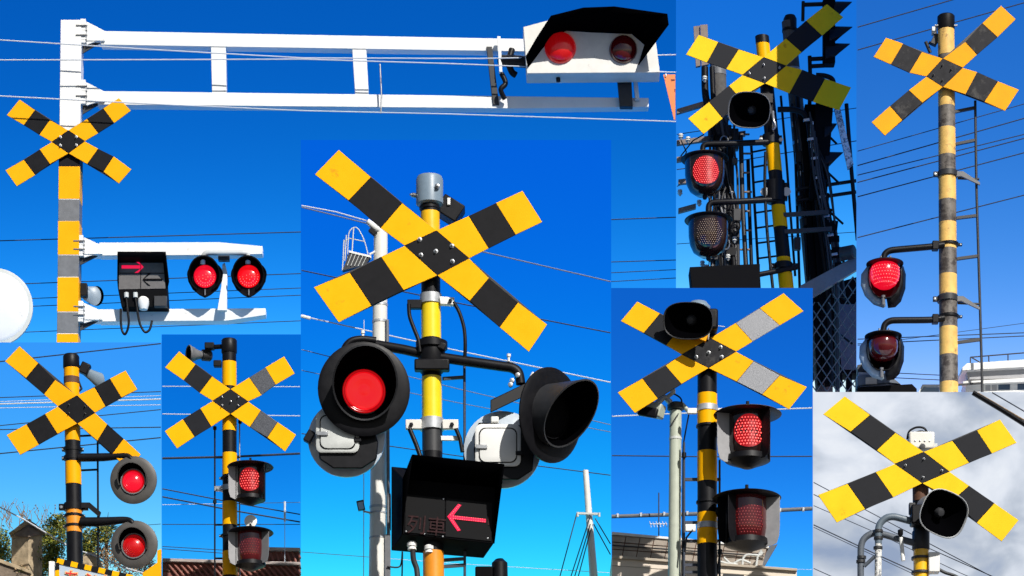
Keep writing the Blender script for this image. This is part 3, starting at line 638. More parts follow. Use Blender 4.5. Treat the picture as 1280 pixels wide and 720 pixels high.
Tr = Th('railway_signal', 'black railway light mast with hooded lamp heads and open ladder frame', 'railway signal', 1030, YT + .1)
Tr.prism('mast', [(1006, 130), (1021, 130), (1054, 480), (1032, 480)], -8, 12, 'black_matt', bevel=.6)
Tr.prism('mast', [(1000, 140), (1006, 140), (1030, 480), (1022, 480)], -14, 8, 'black_matt', bevel=.6)
for (x, y, w, h) in ((1036, 40, 15, 84), (1026, 190, 22, 120)): Tr.box('lamp_head', x, y, -4, w, 16, h, 'black_matt', bevel=1.5, roll=4 if h > 90 else 0)
for (x, y, w, h) in ((1043, 2, 23, 20), (1037, 33, 30, 22), (1032, 54, 32, 24), (1031, 154, 16, 22), (1032, 190, 23, 20)):
    Tr.part('hood', MB().loft([[Tr.v(x, y + h * .5 + h * .5 * math.sin(a), -4 + h * .45 * math.cos(a)) for a in [2 * math.pi * i / 20 for i in range(20)]],
                               [Tr.v(x + w * (.95 - .75 * (math.sin(a) + 1) / 2), y - 1 + h * .5 + h * .42 * math.sin(a), -4 + h * .42 * math.cos(a)) for a in [2 * math.pi * i / 20 for i in range(20)]]], 0, True, False), 'black_paint', solid=1)
for (y0, x0, x1) in ((6, 1003, 1032), (74, 1012, 1032), (83, 1012, 1030)): Tr.tube('head_arm', [(x0, y0, -4), (x1, y0 - 1, -4)], 2.6, 'black_paint')
Tr.tube('head_arm', [(1004, 2, -4), (1003.5, 26, -4)], 2.2, 'black_paint'); Tr.tube('head_arm', [(1012, 70, -4), (1013, 100, -8), (1012, 130, -8)], 2.6, 'black_paint')
Tr.tube('curved_arm', [(1020, 94, -4), (1032, 95, -4), (1041, 100, -4), (1043, 116, -4)], 3, 'black_paint')
Tr.prism('side_rail', [(1043, 136), (1050, 134), (1067, 205), (1060, 212)], 2, 4, 'white_flaking'); Tr.prism('side_rail', [(1013, 150), (1017, 152), (1018, 190), (1013, 183)], 6, 3, 'white_flaking')
Tr.tube('side_rail', [(1058, 130, -2), (1064, 210, -2), (1072, 300, -2)], 2.6, 'black_paint')
for y0 in (229, 243): Tr.tube('cross_rail', [(995, y0 + 8, -10), (1070, y0 - 3, -10)], 2.2, 'black_paint')
for k in range(6): Tr.tube('lattice_bar', [(1016 + k * 4.5, 150 + k * 52, -6), (1046 + k * 4, 180 + k * 50, -6)], 1.4, 'black_paint')
for k in range(8):
    x = 1022 + k * 4; y = 215 + k * 17
    Tr.box('relay_box', x, y, 4, rnd.uniform(9, 18), 10, rnd.uniform(8, 15), rnd.choice(('black_matt', 'black_paint', 'dark_grey')), bevel=1, roll=rnd.uniform(-5, 9))
    Tr.tube('signal_cable', [(1012 + k * 2, 140 + k * 8, 6), (1020 + k * 2 + rnd.uniform(-5, 5), 220, 9), (1034 + k * 2, 300 + rnd.uniform(-12, 12), 7), (1042 + k * 2, 372, 6)], 1.4, rnd.choice(('black_paint', 'dark_grey')), n=7)
    Tr.box('bracket_plate', 1008 + k * 5, 150 + k * 24, 8, 8, 3, 3.5, 'steel', roll=-10)
for k in range(9): Tr.tube('ladder_rung', [(941 + k * 1, 190 + k * 19, -30), (962 + k * 2.4, 186 + k * 19, -30)], 1.2, 'black_paint')
Tr.tube('ladder_rail', [(939, 180, -30), (944, 270, -30), (950, 372, -30)], 1.8, 'black_paint'); Tr.tube('ladder_rail', [(994, 190, -30), (1000, 372, -30)], 1.8, 'black_paint')

Tf = Th('chain_link_fence', 'grey sloping handrail over sagging chain link mesh in front of dark cabinets', 'fence', 1045, YT - .2)
Tf.prism('handrail', [(1000, 357), (1073, 318), (1073, 336), (1000, 381)], 4, 8, 'mid_grey', bevel=.8)
Tf.part('rail_end', MB().lathe(Tf.M(1060, 316, 8, 60), [(8.5, -9), (8.5, 8), (7, 9), (0, 9.2)], 20), 'dark_grey', bevel=.5)
mb = MB()
for k in range(-14, 22):
    for s in (-1, 1):
        pts = []
        for i in range(15):
            py = 346 + i * 10.6; px = 1040 + k * 13 + s * (i * 7.2) + 1.4 * math.sin(i * math.pi)
            if 1004 < px < 1074 and py > 385 - (px - 1000) * .62: pts.append(Tf.v(px, py, 2 + (1 if (i % 2) == (s > 0) else -.5)))
        if len(pts) > 1: mb.tube(pts, .75 * Tf.u, 6)
o = Tf.part('link_mesh', mb, 'link_wire'); o['kind'] = 'stuff'
Tf.tube('fence_post', [(1046, 345, -4), (1048, 700, -4)], 3, 'dark_grey')
Td = Th('relay_cabinet', 'dark relay cabinet standing behind the chain link mesh', 'cabinet', 1044, YT + .35)
cb_ = Td.prism('cabinet_body', [(1000, 366), (1074, 345), (1074, 466), (1000, 466)], 0, 30, 'black_matt', bevel=1)
for (x0, y0, x1, y1, m) in ((1006, 386, 1030, 462, 'dark_grey'), (1034, 372, 1042, 440, 'mid_grey'), (1046, 380, 1071, 462, 'slate')): Td.prism('door', [(x0, y0), (x1, y0), (x1, y1), (x0, y1)], 1.2, 1, m, cb_, bevel=.4)
for x in (1004, 1024, 1034, 1058, 1070): Td.prism('leg', [(x, 466), (x + 7, 466), (x + 7, 900), (x, 900)], -4, 10, 'black_matt')
G2 = 'overhead wires among the railway signals'
wires(YT + .45, 'thin dark overhead wire passing behind the railway signals', G2, [
    ([(846, 212), (930, 200), (1071, 176)], .7, 'wire_dark'), ([(846, 168), (1000, 145), (1071, 135)], .6, 'wire_dark'), ([(846, 305), (1071, 290)], .5, 'wire_dark'), ([(846, 233), (870, 224)], .6, 'wire_dark')])

# ================================================================== RIGHT: weathered pole with ladder
YT = 2.0
T = Th('crossing_signal', 'tall weathered cream and grey banded pole with ladder and two red globe lamps', 'crossing signal', 1186, YT)
bands = [(38, 70, 'yellow_pale_paint'), (104, 134, 'yellow_pale_paint'), (134, 161, 'grey_worn_paint'), (161, 195, 'yellow_pale_paint'), (195, 216, 'grey_worn_paint'), (217, 251, 'yellow_pale_paint'), (251, 279, 'grey_worn_paint'),
         (279, 312, 'yellow_pale_paint'), (312, 344, 'grey_worn_paint'), (344, 369, 'yellow_pale_paint'), (369, 410, 'grey_worn_paint'), (410, 445, 'yellow_pale_paint'), (445, 479, 'grey_worn_paint'), (479, 520, 'yellow_pale_paint')]
po = pole(T, 1182.5, 22, 1186, 489, 20, 23, bands, 'grey_worn_paint', d=-14)
T.part('cap', MB().lathe(T.M(1182.5, 30, -14), [(10.5, -8), (10.9, -7), (10.9, 9), (9.5, 10.5), (0, 11)], 28, axis='z'), 'black_paint')
crossbuck(T, (1071, 0), 2.928, [(255, 280), (315, 214), (388, 248), (315, 318)], dict(
    UL=[(61, 208), (107, 137), (125, 236), (170, 159), (192, 266), (238, 190)],
    UR=[(528, 20), (582, 70), (459, 85), (515, 136), (397, 153), (440, 200)],
    LR=[(594, 328), (543, 406), (517, 297), (467, 372), (441, 263), (398, 345)],
    LL=[(54, 447), (103, 497), (121, 388), (167, 439), (190, 330), (240, 376)]), d=3, ym='yellow_worn', bm_='black_worn', diam='black_worn',
    bolts=[(312, 240), (345, 255), (280, 275), (312, 295)], bolt_r=.9, bolt_mat='dark_grey')
for (y, w) in ((218, 22), (374, 23)): clamp(T, 1184.5, y, w, 7, 'dark_grey')
for (y, w) in ((306, 22.5), (396, 23)): clamp(T, 1185.5, y, w, 3.4, 'black_paint', ears=5)
lr = T.tube('ladder_rail', [(1219, 126, -14), (1220.5, 230, -14), (1222.5, 300, -14), (1225.5, 400, -14), (1228, 500, -14), (1230, 700, -14)], 1.7, 'dark_grey')
for (x0, y0, x1, y1) in ((1194, 139, 1219, 134), (1195, 179.5, 1220, 174.5), (1196, 272, 1221, 269), (1196.5, 323, 1222.5, 319.5), (1197.5, 427.5, 1225, 424)):
    T.prism('rung', [(x0, y0 - 1.7), (x1, y0 - 1.7 - (y0 - y1)), (x1, y1 + 1.7), (x0, y0 + 1.7)], -13, 4, 'dark_grey')
for y in (216, 372):
    T.prism('ladder_bracket', [(1195, y - 2), (1204, y - 2), (1225, y + 12), (1225, y + 15), (1202, y + 4), (1195, y + 4)], -8, 3, 'mid_grey')
    T.tube('ladder_bracket', [(1197, y + 7, -14), (1224, y + 8, -14)], 1.4, 'dark_grey')
for (ya, xe, ye, m, ly) in ((305, 1104, 318, 'lens_crimson', 329), (396.5, 1103, 406, 'lens_maroon', 419.5)):
    T.tube('lamp_pipe', [(1180, ya + 1, -2), (1163, ya + 3.4, 0), (1117, ye - 5.5, 0), (1110, ye - 3.6, 0), (1105.5, ye + 1, 0), (1104, ye + 9, 0)], 4, 'black_paint')
    T.part('pipe_collar', MB().box(T.M(1169, ya + 2.6, 0), 8, 10, 11), 'black_paint', bevel=1)
    cx = 1106 if ya < 350 else 1104
    M = T.M(cx, ly, 2)
    la = T.part('lamp', MB().lathe(M, [(0, 5), (6, 4.4), (8, 2.4), (20, .8), (23.2, -.6), (23.2, -1.6), (9, -1.4)], 40, axis='z'), 'black_paint')
    T.part('lens', MB().lathe(M, [(13, -1.4), (16.5, -4), (18.4, -9), (18.6, -15), (17.6, -21), (14, -27), (8, -31), (0, -32)], 36, axis='z'), m, la, sharp=80)
    T.part('housing', MB().lathe(M, [(16, -2), (20, -6), (20.6, -18), (19, -27), (14, -37), (8, -42), (0, -43)], 24, 95, 265, axis='z'), 'black_paint', la, solid=1)
    T.part('shield', MB().loft([[T.v(cx + x, ly + y, dd) for x, y in ((-14, 0), (-22, 4), (-29.5, 14), (-30, 28), (-25, 41), (-14, 52), (-2, 56), (1, 54))] for dd in (-5.5,)] + [[T.v(cx + x, ly + y, -2) for x, y in ((-8, 3), (-13, 8), (-17.5, 15), (-18, 24), (-16, 33), (-10, 41), (-3, 44), (0, 43))]], 0, False, False, False), 'smoke_shield', la, solid=.8)
    T.part('shield', MB().loft([[T.v(cx + x, ly + y, 0) for x, y in ((19, 2), (20.5, 10), (20, 22), (16, 34), (8, 42), (2, 44))], [T.v(cx + x, ly + y, -10) for x, y in ((23, 4), (26, 14), (25.5, 32), (20, 48), (13, 55), (4, 56))]], 0, False, False, False), 'black_paint', la, solid=.8)
    T.part('lamp_foot', MB().tube([T.v(cx - 2, ly + 40, 0), T.v(cx - 2, ly + 52, -2)], 2.6 * T.u), 'mid_grey', la)
    for x, y in ((-5, -6), (7, -6)): T.part('bolt', MB().tube([T.v(cx + x, ly + y - 3, 6), T.v(cx + x, ly + y + 3, 6)], 1.2 * T.u, 8), 'steel', la)
    if m == 'lens_crimson':
        mb = MB()
        for k in range(3, 9):
            for i in range(-6, 7):
                a = R(i * 11 + (5 if k % 2 else 0)); z = -(k - 1) * 3.9; rr = {3: 18.3, 4: 18.6, 5: 18.5, 6: 18.0, 7: 16.5, 8: 14}[k] + .1
                mb.lathe(M @ Matrix.Translation((rr * math.sin(a), -rr * math.cos(a), z)) @ Matrix.Rotation(a, 4, 'Z'), [(.6, -.3), (.5, .35), (0, .5)], 6)
        o = T.part('led_dots', mb, 'led_on', la); o['kind'] = 'stuff'
rb = T.box('rear_bracket', 1169, 50, -22, 8, 8, 14, 'dark_grey', roll=25); T.box('rear_light', 1167.5, 39, -20, 6, 8, 9, 'white_paint'); T.tube('rear_bracket', [(1161, 53, -24), (1168, 56, -24), (1177, 46, -22)], 2, 'black_paint'); T.tube('rear_bracket', [(1157, 52, -24), (1163, 66, -26)], 2.2, 'dark_grey')
for x, s in ((1170, -1), (1195, 1)): T.tube('cap_bolt', [(1182.5 + s * 10, 32, -10), (1182.5 + s * 14, 32, -10)], 1.3, 'steel')

Tb = Th('white_building', 'white flat roofed building with deep eaves and roof railing beside the weathered pole', 'building', 1270, YT + .15)
w = Tb.prism('wall', [(1207, 475), (1330, 462), (1330, 900), (1207, 900)], -12, 40, 'building_white')
Tb.prism('roof_slab', [(1203, 459), (1209, 454), (1330, 446), (1330, 456), (1203, 463)], 2, 60, 'building_white', bevel=.4)
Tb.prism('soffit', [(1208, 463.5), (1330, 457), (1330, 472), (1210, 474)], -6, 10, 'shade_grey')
Tb.prism('ledge', [(1204, 476.5), (1330, 470), (1330, 475), (1204, 480)], -3, 12, 'building_white')
Tb.prism('balcony_rail', [(1192, 480), (1226, 477.5), (1226, 479.5), (1192, 482)], 0, 3, 'dark_grey')
for (x0, x1) in ((1232, 1238), (1240, 1246)): Tb.prism('window', [(x0, 475.5), (x1, 475), (x1, 488), (x0, 488)], -11.2, 1, 'shade_grey', w)
wn_ = Tb.prism('window', [(1248, 474.5), (1262.5, 473.8), (1262.5, 487), (1248, 487)], -11.2, 1, 'window_glass', w)
Tb.prism('window', [(1272, 473), (1290, 472), (1290, 487), (1272, 487)], -11.2, 1, 'window_glass', w)
Tb.tube('roof_railing', [(1213, 446.5, -20), (1330, 437, -20)], .8, 'dark_grey')
for x in (1213, 1236, 1260, 1284): Tb.tube('railing_post', [(x, 446.5 - (x - 1213) * .08, -20), (x, 456 - (x - 1213) * .06, -20)], .8, 'dark_grey')
Tb.tube('railing_post', [(1214, 446.5, -20), (1225, 453, -20)], .8, 'dark_grey')
Th2 = Th('tiled_house', 'grey tiled house roofs with dark eaves beneath the lower globe lamp', 'house', 1100, YT + .15)
h_ = Th2.prism('wall', [(1073, 465), (1112, 468), (1130, 484), (1138, 900), (1073, 900)], -10, 30, 'shade_grey')
Th2.prism('roof', [(1072, 470), (1108, 466), (1126, 480), (1110, 478), (1072, 482)], -5, 20, 'slate', bevel=.4); Th2.prism('roof', [(1072, 456), (1082, 455), (1094, 464), (1072, 466)], -14, 16, 'dark_grey')
Th2.prism('gutter', [(1072, 484), (1140, 480), (1146, 486), (1146, 492), (1072, 492)], 0, 20, 'black_matt'); Th2.prism('chimney', [(1076, 449), (1080, 449), (1080, 470), (1076, 470)], -20, 6, 'off_white')
Th2.prism('window', [(1082, 472), (1096, 471), (1096, 480), (1082, 480)], -4, 1, 'cream_dark', h_)
Th3 = Th('low_house', 'small pale green house end between the weathered pole and lamp', 'house', 1162, YT + .2)
Th3.prism('wall', [(1150, 488), (1154, 482), (1174, 482), (1174, 900), (1150, 900)], -8, 20, 'blue_grey'); Th3.prism('roof', [(1148, 490), (1153, 480.5), (1176, 480.5), (1176, 483), (1155, 483), (1150, 490)], -4, 26, 'off_white')
G3 = 'overhead wires behind the weathered pole'
LW3 = 'dark overhead wire slanting up behind the weathered banded pole'
def w3(a, b, r=.7): return ([(1072, a), (1280, b), (1340, b + (b - a) * .29)], r, 'wire_dark')
wires(YT + .45, LW3, G3, [w3(34, -26, .8), w3(62.5, 3.5, .8), w3(189, 130, .6), w3(207, 148, .8), w3(219, 168), w3(228, 173, .8), w3(246, 191, .8), w3(297, 244, .8), w3(432, 404, .4), w3(424, 416, .7), w3(430, 420, .7), w3(464, 474, .6), w3(470, 480, .6)])
# ================================================================== shared: leaves and text
def foliage(T, name, mats, blobs, n, size, parent=None, flat=.5):
    mb = MB(); rnd = random.Random(len(blobs) * 31 + n)
    tot = sum(b[3] * b[4] for b in blobs)
    for (cx, cy, cd_, rx, ry) in blobs:
        for i in range(int(n * rx * ry / tot)):
            while True:
                a = [rnd.uniform(-1, 1) for _ in range(3)]
                l = sum(q * q for q in a)
                if .12 < l < 1: break
            k = rnd.uniform(.75, 1.12) if l > .6 else 1
            c = T.v(cx + a[0] * rx * k, cy + a[1] * ry * k, cd_ + a[2] * rx * .7)
            u = Vector([rnd.gauss(0, 1) for _ in range(3)]).normalized(); w = u.cross(Vector([rnd.gauss(0, 1) for _ in range(3)])).normalized()
            s = size * rnd.uniform(.6, 1.4) * T.u
            mb.add([c - u * s, c + w * s * flat, c + u * s, c - w * s * flat], [[0, 1, 2, 3]], rnd.randrange(len(mats)))
    return T.part(name, mb, mats, parent)
def text_part(T, name, body, px, py, d, size, m, parent=None, ext=.3, offset=0.0, yaw=0, roll=0):
    cu = bpy.data.curves.new('lettering', 'FONT'); cu.body = body; cu.size = 1; cu.extrude = ext / size; cu.align_x = 'LEFT'; cu.offset = offset
    ob = bpy.data.objects.new('lettering', cu); col.objects.link(ob)
    me = bpy.data.meshes.new_from_object(ob.evaluated_get(bpy.context.evaluated_depsgraph_get()))
    bpy.data.objects.remove(ob); bpy.data.curves.remove(cu)
    M = T.M(px, py, d, yaw, 0, roll) @ Matrix.Scale(size, 4) @ Matrix.Rotation(R(90), 4, 'X')
    mb = MB().add([M @ v.co for v in me.vertices], [list(p.vertices) for p in me.polygons])
    return T.part(name, mb, m, parent)

# ================================================================== LOWER LEFT: signal beside the garden
YT = 0.0
T = Th('crossing_signal', 'striped pole with two round grey rimmed red lamps beside a stone gatepost', 'crossing signal', 92, YT)
pole(T, 89, 446, 93.5, 700, 18.5, 20.5, [(459, 472, 'yellow_orange'), (472, 480, 'rust_brown', .6), (480, 500, 'yellow_orange'), (533, 552, 'yellow_orange'), (578, 606, 'yellow_orange'), (637, 666, 'orange_pole', .2)], 'black_paint', d=-13)
T.part('cap', MB().lathe(T.M(89, 453, -13), [(9.6, -8), (10.2, -7), (10.2, 7), (8.5, 9.5), (0, 10)], 26, axis='z'), 'black_paint')
crossbuck(T, (0, 428), 2.465, [(178, 197), (237, 163), (293, 217), (238, 250)], dict(
    UL=[(15, 58), (60, 11), (80, 110), (118, 64), (135, 160), (170, 115)],
    UR=[(387, 86), (424, 145), (338, 111), (374, 170), (291, 138), (325, 197)],
    LR=[(434, 345), (396, 394), (381, 296), (345, 344), (331, 252), (300, 303)],
    LL=[(20, 285), (62, 347), (81, 252), (120, 315), (138, 220), (177, 282)]), d=3, ym='yellow_orange',
    bolts=[(212, 193), (262, 198), (212, 218), (262, 220)], bolt_r=.8, bolt_mat='dark_grey')
for y in (562, 573): clamp(T, 91, y, 19.5, 5, ears=3)
clamp(T, 92, 634, 21, 9, ears=7); clamp(T, 92.5, 645, 20.5, 3.4, ears=3); clamp(T, 93, 658, 20.5, 3.4, ears=3)
T.tube('lamp_arm', [(98, 572, -6), (130, 571.5, -2), (158, 570, 2), (164, 574, 4), (166, 584, 2)], [5.2, 5, 3.6, 3.4, 3], 'black_paint')
T.tube('lamp_arm', [(101, 652.5, -6), (130, 652, -2), (158, 650, 2), (165, 653, 4), (168, 664, 2)], [6, 5.6, 4, 3.6, 3.2], 'black_paint')
for (y, m) in ((599.5, 'lens_crimson'), (680, 'lens_signal_red')):
    la, M = round_lamp(T, 166.5 + (1 if y > 650 else 0), y, 6, 29.5, 14.2, 15, 2, 115, yaw=-4, pitch=2, disc='lamp_grey', hood='lamp_grey', lens=m, hr=18.5, rim=5, p=1.0, ring='mid_grey', lz=-2.6)
    T.tube('arm_bolt', [(157, y - 31, 2), (157, y - 25, 2)], 1, 'black_paint', la)
T.tube('ladder_rail', [(122, 540, -14), (122.5, 640, -14), (123, 760, -14)], 1.3, 'black_paint')
for y in (545, 588): T.tube('rung', [(100, y, -14), (122, y - 1, -14)], 1.3, 'black_paint')
T.prism('ladder_bracket', [(100, 628), (112, 628), (126, 640), (124, 646), (110, 634), (100, 635)], -8, 4, 'black_paint')
hs = T.part('rear_loudspeaker', MB().loft([[T.v(x + r * .45 * math.cos(a), y + r * math.sin(a), -26 + r * .5 * math.cos(a)) for a in [2 * math.pi * i / 20 for i in range(20)]] for x, y, r in ((106, 465, 5), (112, 468, 7), (124, 476, 10.5), (126, 477, 11))], 0), 'blue_grey')
T.box('speaker_driver', 106, 461, -22, 12, 10, 14, 'black_paint', roll=25, bevel=1.5); T.tube('speaker_bracket', [(97, 458, -20), (104, 462, -20)], 2.5, 'black_paint')
T.tube('cable', [(98, 476, -18), (102, 486, -16), (96, 492, -10)], 1.4, 'black_paint')

Tg = Th('stone_gatepost', 'weathered stone gatepost with a peaked tiled cap beside green shrubs', 'gatepost', 33, YT + .5)
st = Tg.part('post', MB().loft([[Tg.v(14, y, -4), Tg.v(36, y + 2, 10), Tg.v(53, y, -6), Tg.v(32, y, -22)] for y in (667, 1500)], 0), ['stone'], bevel=.8)
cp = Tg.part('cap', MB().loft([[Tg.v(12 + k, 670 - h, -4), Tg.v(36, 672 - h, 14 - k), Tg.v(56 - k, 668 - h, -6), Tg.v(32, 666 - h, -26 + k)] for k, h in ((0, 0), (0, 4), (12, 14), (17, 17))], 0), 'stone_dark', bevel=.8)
for i in range(5):
    Tg.part('ridge_tile', MB().tube([Tg.v(13 + i * 5, 668 - i * 3.4, -2 + i * 2.4), Tg.v(18 + i * 5, 664 - i * 3.4, 1 + i * 2.4)], 2.4 * Tg.u, 8), 'stone', cp)
    Tg.part('ridge_tile', MB().tube([Tg.v(56 - i * 4.5, 668 - i * 3.4, -4 + i * 2.4), Tg.v(52 - i * 4.5, 664 - i * 3.4, -2 + i * 2.4)], 2.4 * Tg.u, 8), 'stone_dark', cp)  # right tiles in darker stone: the cap's shaded side put into the colour
foliage(Tg, 'ivy', ['leaf_green', 'leaf_dark', 'dry_leaf'], [(16, 668, 12, 5, 7), (52, 690, 4, 6, 16), (24, 712, 10, 12, 6)], 260, 1.4)
Tw = Th('garden_wall', 'grey brown stone garden wall sloping away from the gatepost', 'wall', 5, YT + .45)
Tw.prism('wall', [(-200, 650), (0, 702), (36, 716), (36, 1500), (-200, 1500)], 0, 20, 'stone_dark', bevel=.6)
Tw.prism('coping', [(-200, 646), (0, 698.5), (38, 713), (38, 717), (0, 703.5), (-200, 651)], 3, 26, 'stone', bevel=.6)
def bush(name, label, px, y, blobs, mats, n, size, cat='bush', group=None):
    B = Th(name, label, cat, px, y, group)
    B.tube('stem', [(px, blobs[0][1] + 20, blobs[0][2]), (px + 2, 900, 0), (px, ground_py(y) - 2, 0)], [1.5, 3, 5], 'dry_twig')
    foliage(B, 'foliage', mats, blobs, n, size); return B
bush('rounded_shrub', 'dense yellow green rounded shrub between gatepost and striped pole', 66, YT + .75, [(68, 672, 0, 19, 30), (60, 690, 4, 15, 28), (76, 655, -6, 9, 14), (66, 715, 0, 24, 26)], ['leaf_green', 'leaf_yellow', 'leaf_green', 'leaf_dark'], 6500, 1.7)
bush('dark_shrub', 'dark green shrub at the frame edge behind the gatepost', 2, YT + .75, [(2, 678, 0, 12, 20), (-10, 690, 0, 20, 30), (8, 700, 0, 16, 20)], ['leaf_green', 'leaf_dark', 'leaf_yellow'], 3000, 1.7)
bush('leafy_shrub', 'loose green shrub behind the lower lamp arm', 112, YT + .75, [(112, 675, 0, 14, 16), (128, 668, 0, 15, 12), (110, 690, 0, 10, 18)], ['leaf_dark', 'leaf_green', 'leaf_dark', 'leaf_yellow'], 2600, 1.7)
Bd = bush('dry_bush', 'tangle of dry brown twigs and leaves under the lower lamp', 150, YT + .8, [(140, 690, 0, 22, 18), (165, 705, 0, 30, 18), (120, 708, 6, 20, 12), (186, 712, 0, 14, 12)], ['dry_leaf', 'dry_twig', 'dry_leaf', 'stone_dark'], 2400, 1.5)
rnd = random.Random(5)
mb = MB()
for i in range(70):
    x = rnd.uniform(108, 192); y = rnd.uniform(690, 715); a = rnd.uniform(-60, 60); l = rnd.uniform(12, 34)
    mb.tube([Bd.v(x, y, rnd.uniform(0, 12)), Bd.v(x + l * .5 * math.sin(R(a)) + rnd.uniform(-3, 3), y - l * .5 * math.cos(R(a)), 6), Bd.v(min(x + l * math.sin(R(a)), 200), y - l * math.cos(R(a)), rnd.uniform(0, 12))], [.7 * Bd.u, .5 * Bd.u, .25 * Bd.u], 4)
o = Bd.part('twigs', mb, 'dry_twig'); o['kind'] = 'stuff'
Bp = Th('spiky_plant', 'spiky leaved plant fanning out behind the arm bracket', 'plant', 133, YT + .85)
for i in range(26):
    a = R(-80 + 160 * i / 25 + rnd.uniform(-4, 4)); l = rnd.uniform(14, 25)
    p0 = (133, 664, 0); p1 = (133 + l * .5 * math.sin(a), 664 - l * .55 * math.cos(a), 4); p2 = (133 + l * math.sin(a), 664 - l * math.cos(a) + l * .15 * abs(math.sin(a)), 8)
    Bp.tube('leaf', [p0, p1, p2], [.8, .7, .15], 'leaf_dark', n=4)
Bp.tube('trunk', [(133, 664, 0), (134, 900, 0), (133, ground_py(YT + .85) - 2, 0)], [2, 4, 6], 'dry_twig')
Tt = Th('bare_tree', 'fine bare twigs of a leafless tree above the gatepost', 'tree', 25, YT + 1.0)
mb = MB()
for i in range(34):
    x = rnd.uniform(2, 62); y = rnd.uniform(648, 668); pts = [(x, y)]
    for k in range(4): pts.append((pts[-1][0] + rnd.uniform(-5, 5), pts[-1][1] - rnd.uniform(3, 9)))
    mb.tube([Tt.v(px, py, 0) for px, py in pts], [.45 * Tt.u, .4 * Tt.u, .35 * Tt.u, .3 * Tt.u, .15 * Tt.u], 4)
    for px, py in pts[2:]:
        if rnd.random() < .35: mb.lathe(Tt.M(px, py, 0), [(0, 1), (1, 0), (0, -1)], 5)
o = Tt.part('crown', mb, 'dry_twig'); o['kind'] = 'stuff'
Tt.tube('trunk', [(30, 655, 0), (28, 720, 0), (28, 1000, 0), (26, ground_py(YT + 1.0) - 2, 0)], [.8, 2, 3.5, 6], 'dry_twig')
Tk = Th('boulder', 'pale brown boulder behind the hazard striped sign', 'boulder', 113, YT + .35)
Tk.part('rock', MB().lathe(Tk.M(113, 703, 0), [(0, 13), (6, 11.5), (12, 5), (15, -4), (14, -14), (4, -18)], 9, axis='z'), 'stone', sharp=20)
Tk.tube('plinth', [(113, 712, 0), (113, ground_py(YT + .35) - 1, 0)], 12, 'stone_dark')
Ts = Th('hazard_sign', 'pale sign board edged in yellow and black hazard stripes with red lettering', 'sign', 115, YT - .15)
sg = Ts.prism('board', [(70, 703), (161, 724), (161, 860), (70, 860)], 0, 3, 'sign_pale', bevel=.3)
Ts.prism('side_post', [(61, 701.5), (68, 701.5), (68, ground_py(YT - .15) - 1), (61, ground_py(YT - .15) - 1)], 0, 8, 'white_paint', bevel=.4)
for i in range(11):
    x0 = 70.5 + i * 8.6; x1 = x0 + 8.6; f_ = lambda x: 697.5 + (x - 70) * .225
    Ts.prism('hazard_stripe', [(x0 + 1.6, f_(x0)), (x1 + 1.4, f_(x1)), (x1 - .2, f_(x1) + 6.4), (x0, f_(x0) + 6.4)], 1.2, 3.6, 'yellow_mid' if i % 2 == 0 else 'black_sheet', sg, bevel=.1)
for k in range(4): Ts.prism('hazard_stripe', [(69, 704 + k * 9), (74, 704 + k * 9 - 1), (74, 712.4 + k * 9), (69, 713 + k * 9)], 1.4, 3.6, 'black_sheet' if k % 2 == 0 else 'yellow_mid', sg)
text_part(Ts, 'lettering', 'あぶない', 77, 729.5, 1.0, 22, 'cream_print', sg, ext=.3, offset=.05, roll=8)
text_part(Ts, 'lettering', 'あぶない', 77, 729.5, 1.7, 22, 'red_print', sg, ext=.3, offset=.0, roll=8)
To = Th('yellow_barrier', 'yellow barrier beam end beside the lower round lamp', 'barrier', 192, YT - .1)
To.prism('beam', [(178, 716), (201, 700), (201, 860), (190, 860)], 0, 6, 'yellow_orange', bevel=.5); To.prism('upright', [(196.5, 688), (201.5, 686), (201.5, ground_py(YT - .1) - 1), (196.5, ground_py(YT - .1) - 1)], -7, 6, 'yellow_orange', bevel=.4)
G4 = 'overhead wires behind the garden signal'
def w4(a, b, r=.7, m='wire_dark', x0=-60): return ([(x0, a - (b - a) * (0 - x0) / 201), (201, b)], r, m)
wires(YT + 1.2, 'thin dark overhead wire behind the signal with grey rimmed lamps', G4, [w4(452, 429.5, .8), w4(497, 489.5, .6), w4(532, 512, .6), w4(537, 534, .7), w4(567, 547, .8), w4(670, 655, .4, x0=176)])
wires(YT + 1.2, 'bundled pale catenary wire behind the yellow black cross and grey rimmed lamps', G4 + ', pale', [w4(505, 499, 1.0, 'wire_pale'), w4(510, 506, .5, 'wire_pale'), w4(502, 494.5, .4, 'wire_pale')])
wires(YT + .3, 'slack cable dropping past the gatepost towards the hazard sign', 'cable by the gatepost', [([(-60, 602), (0, 634), (33, 651), (66, 671), (88, 684), (125, 697), (160, 711), (200, 722)], .9, 'wire_pale')])

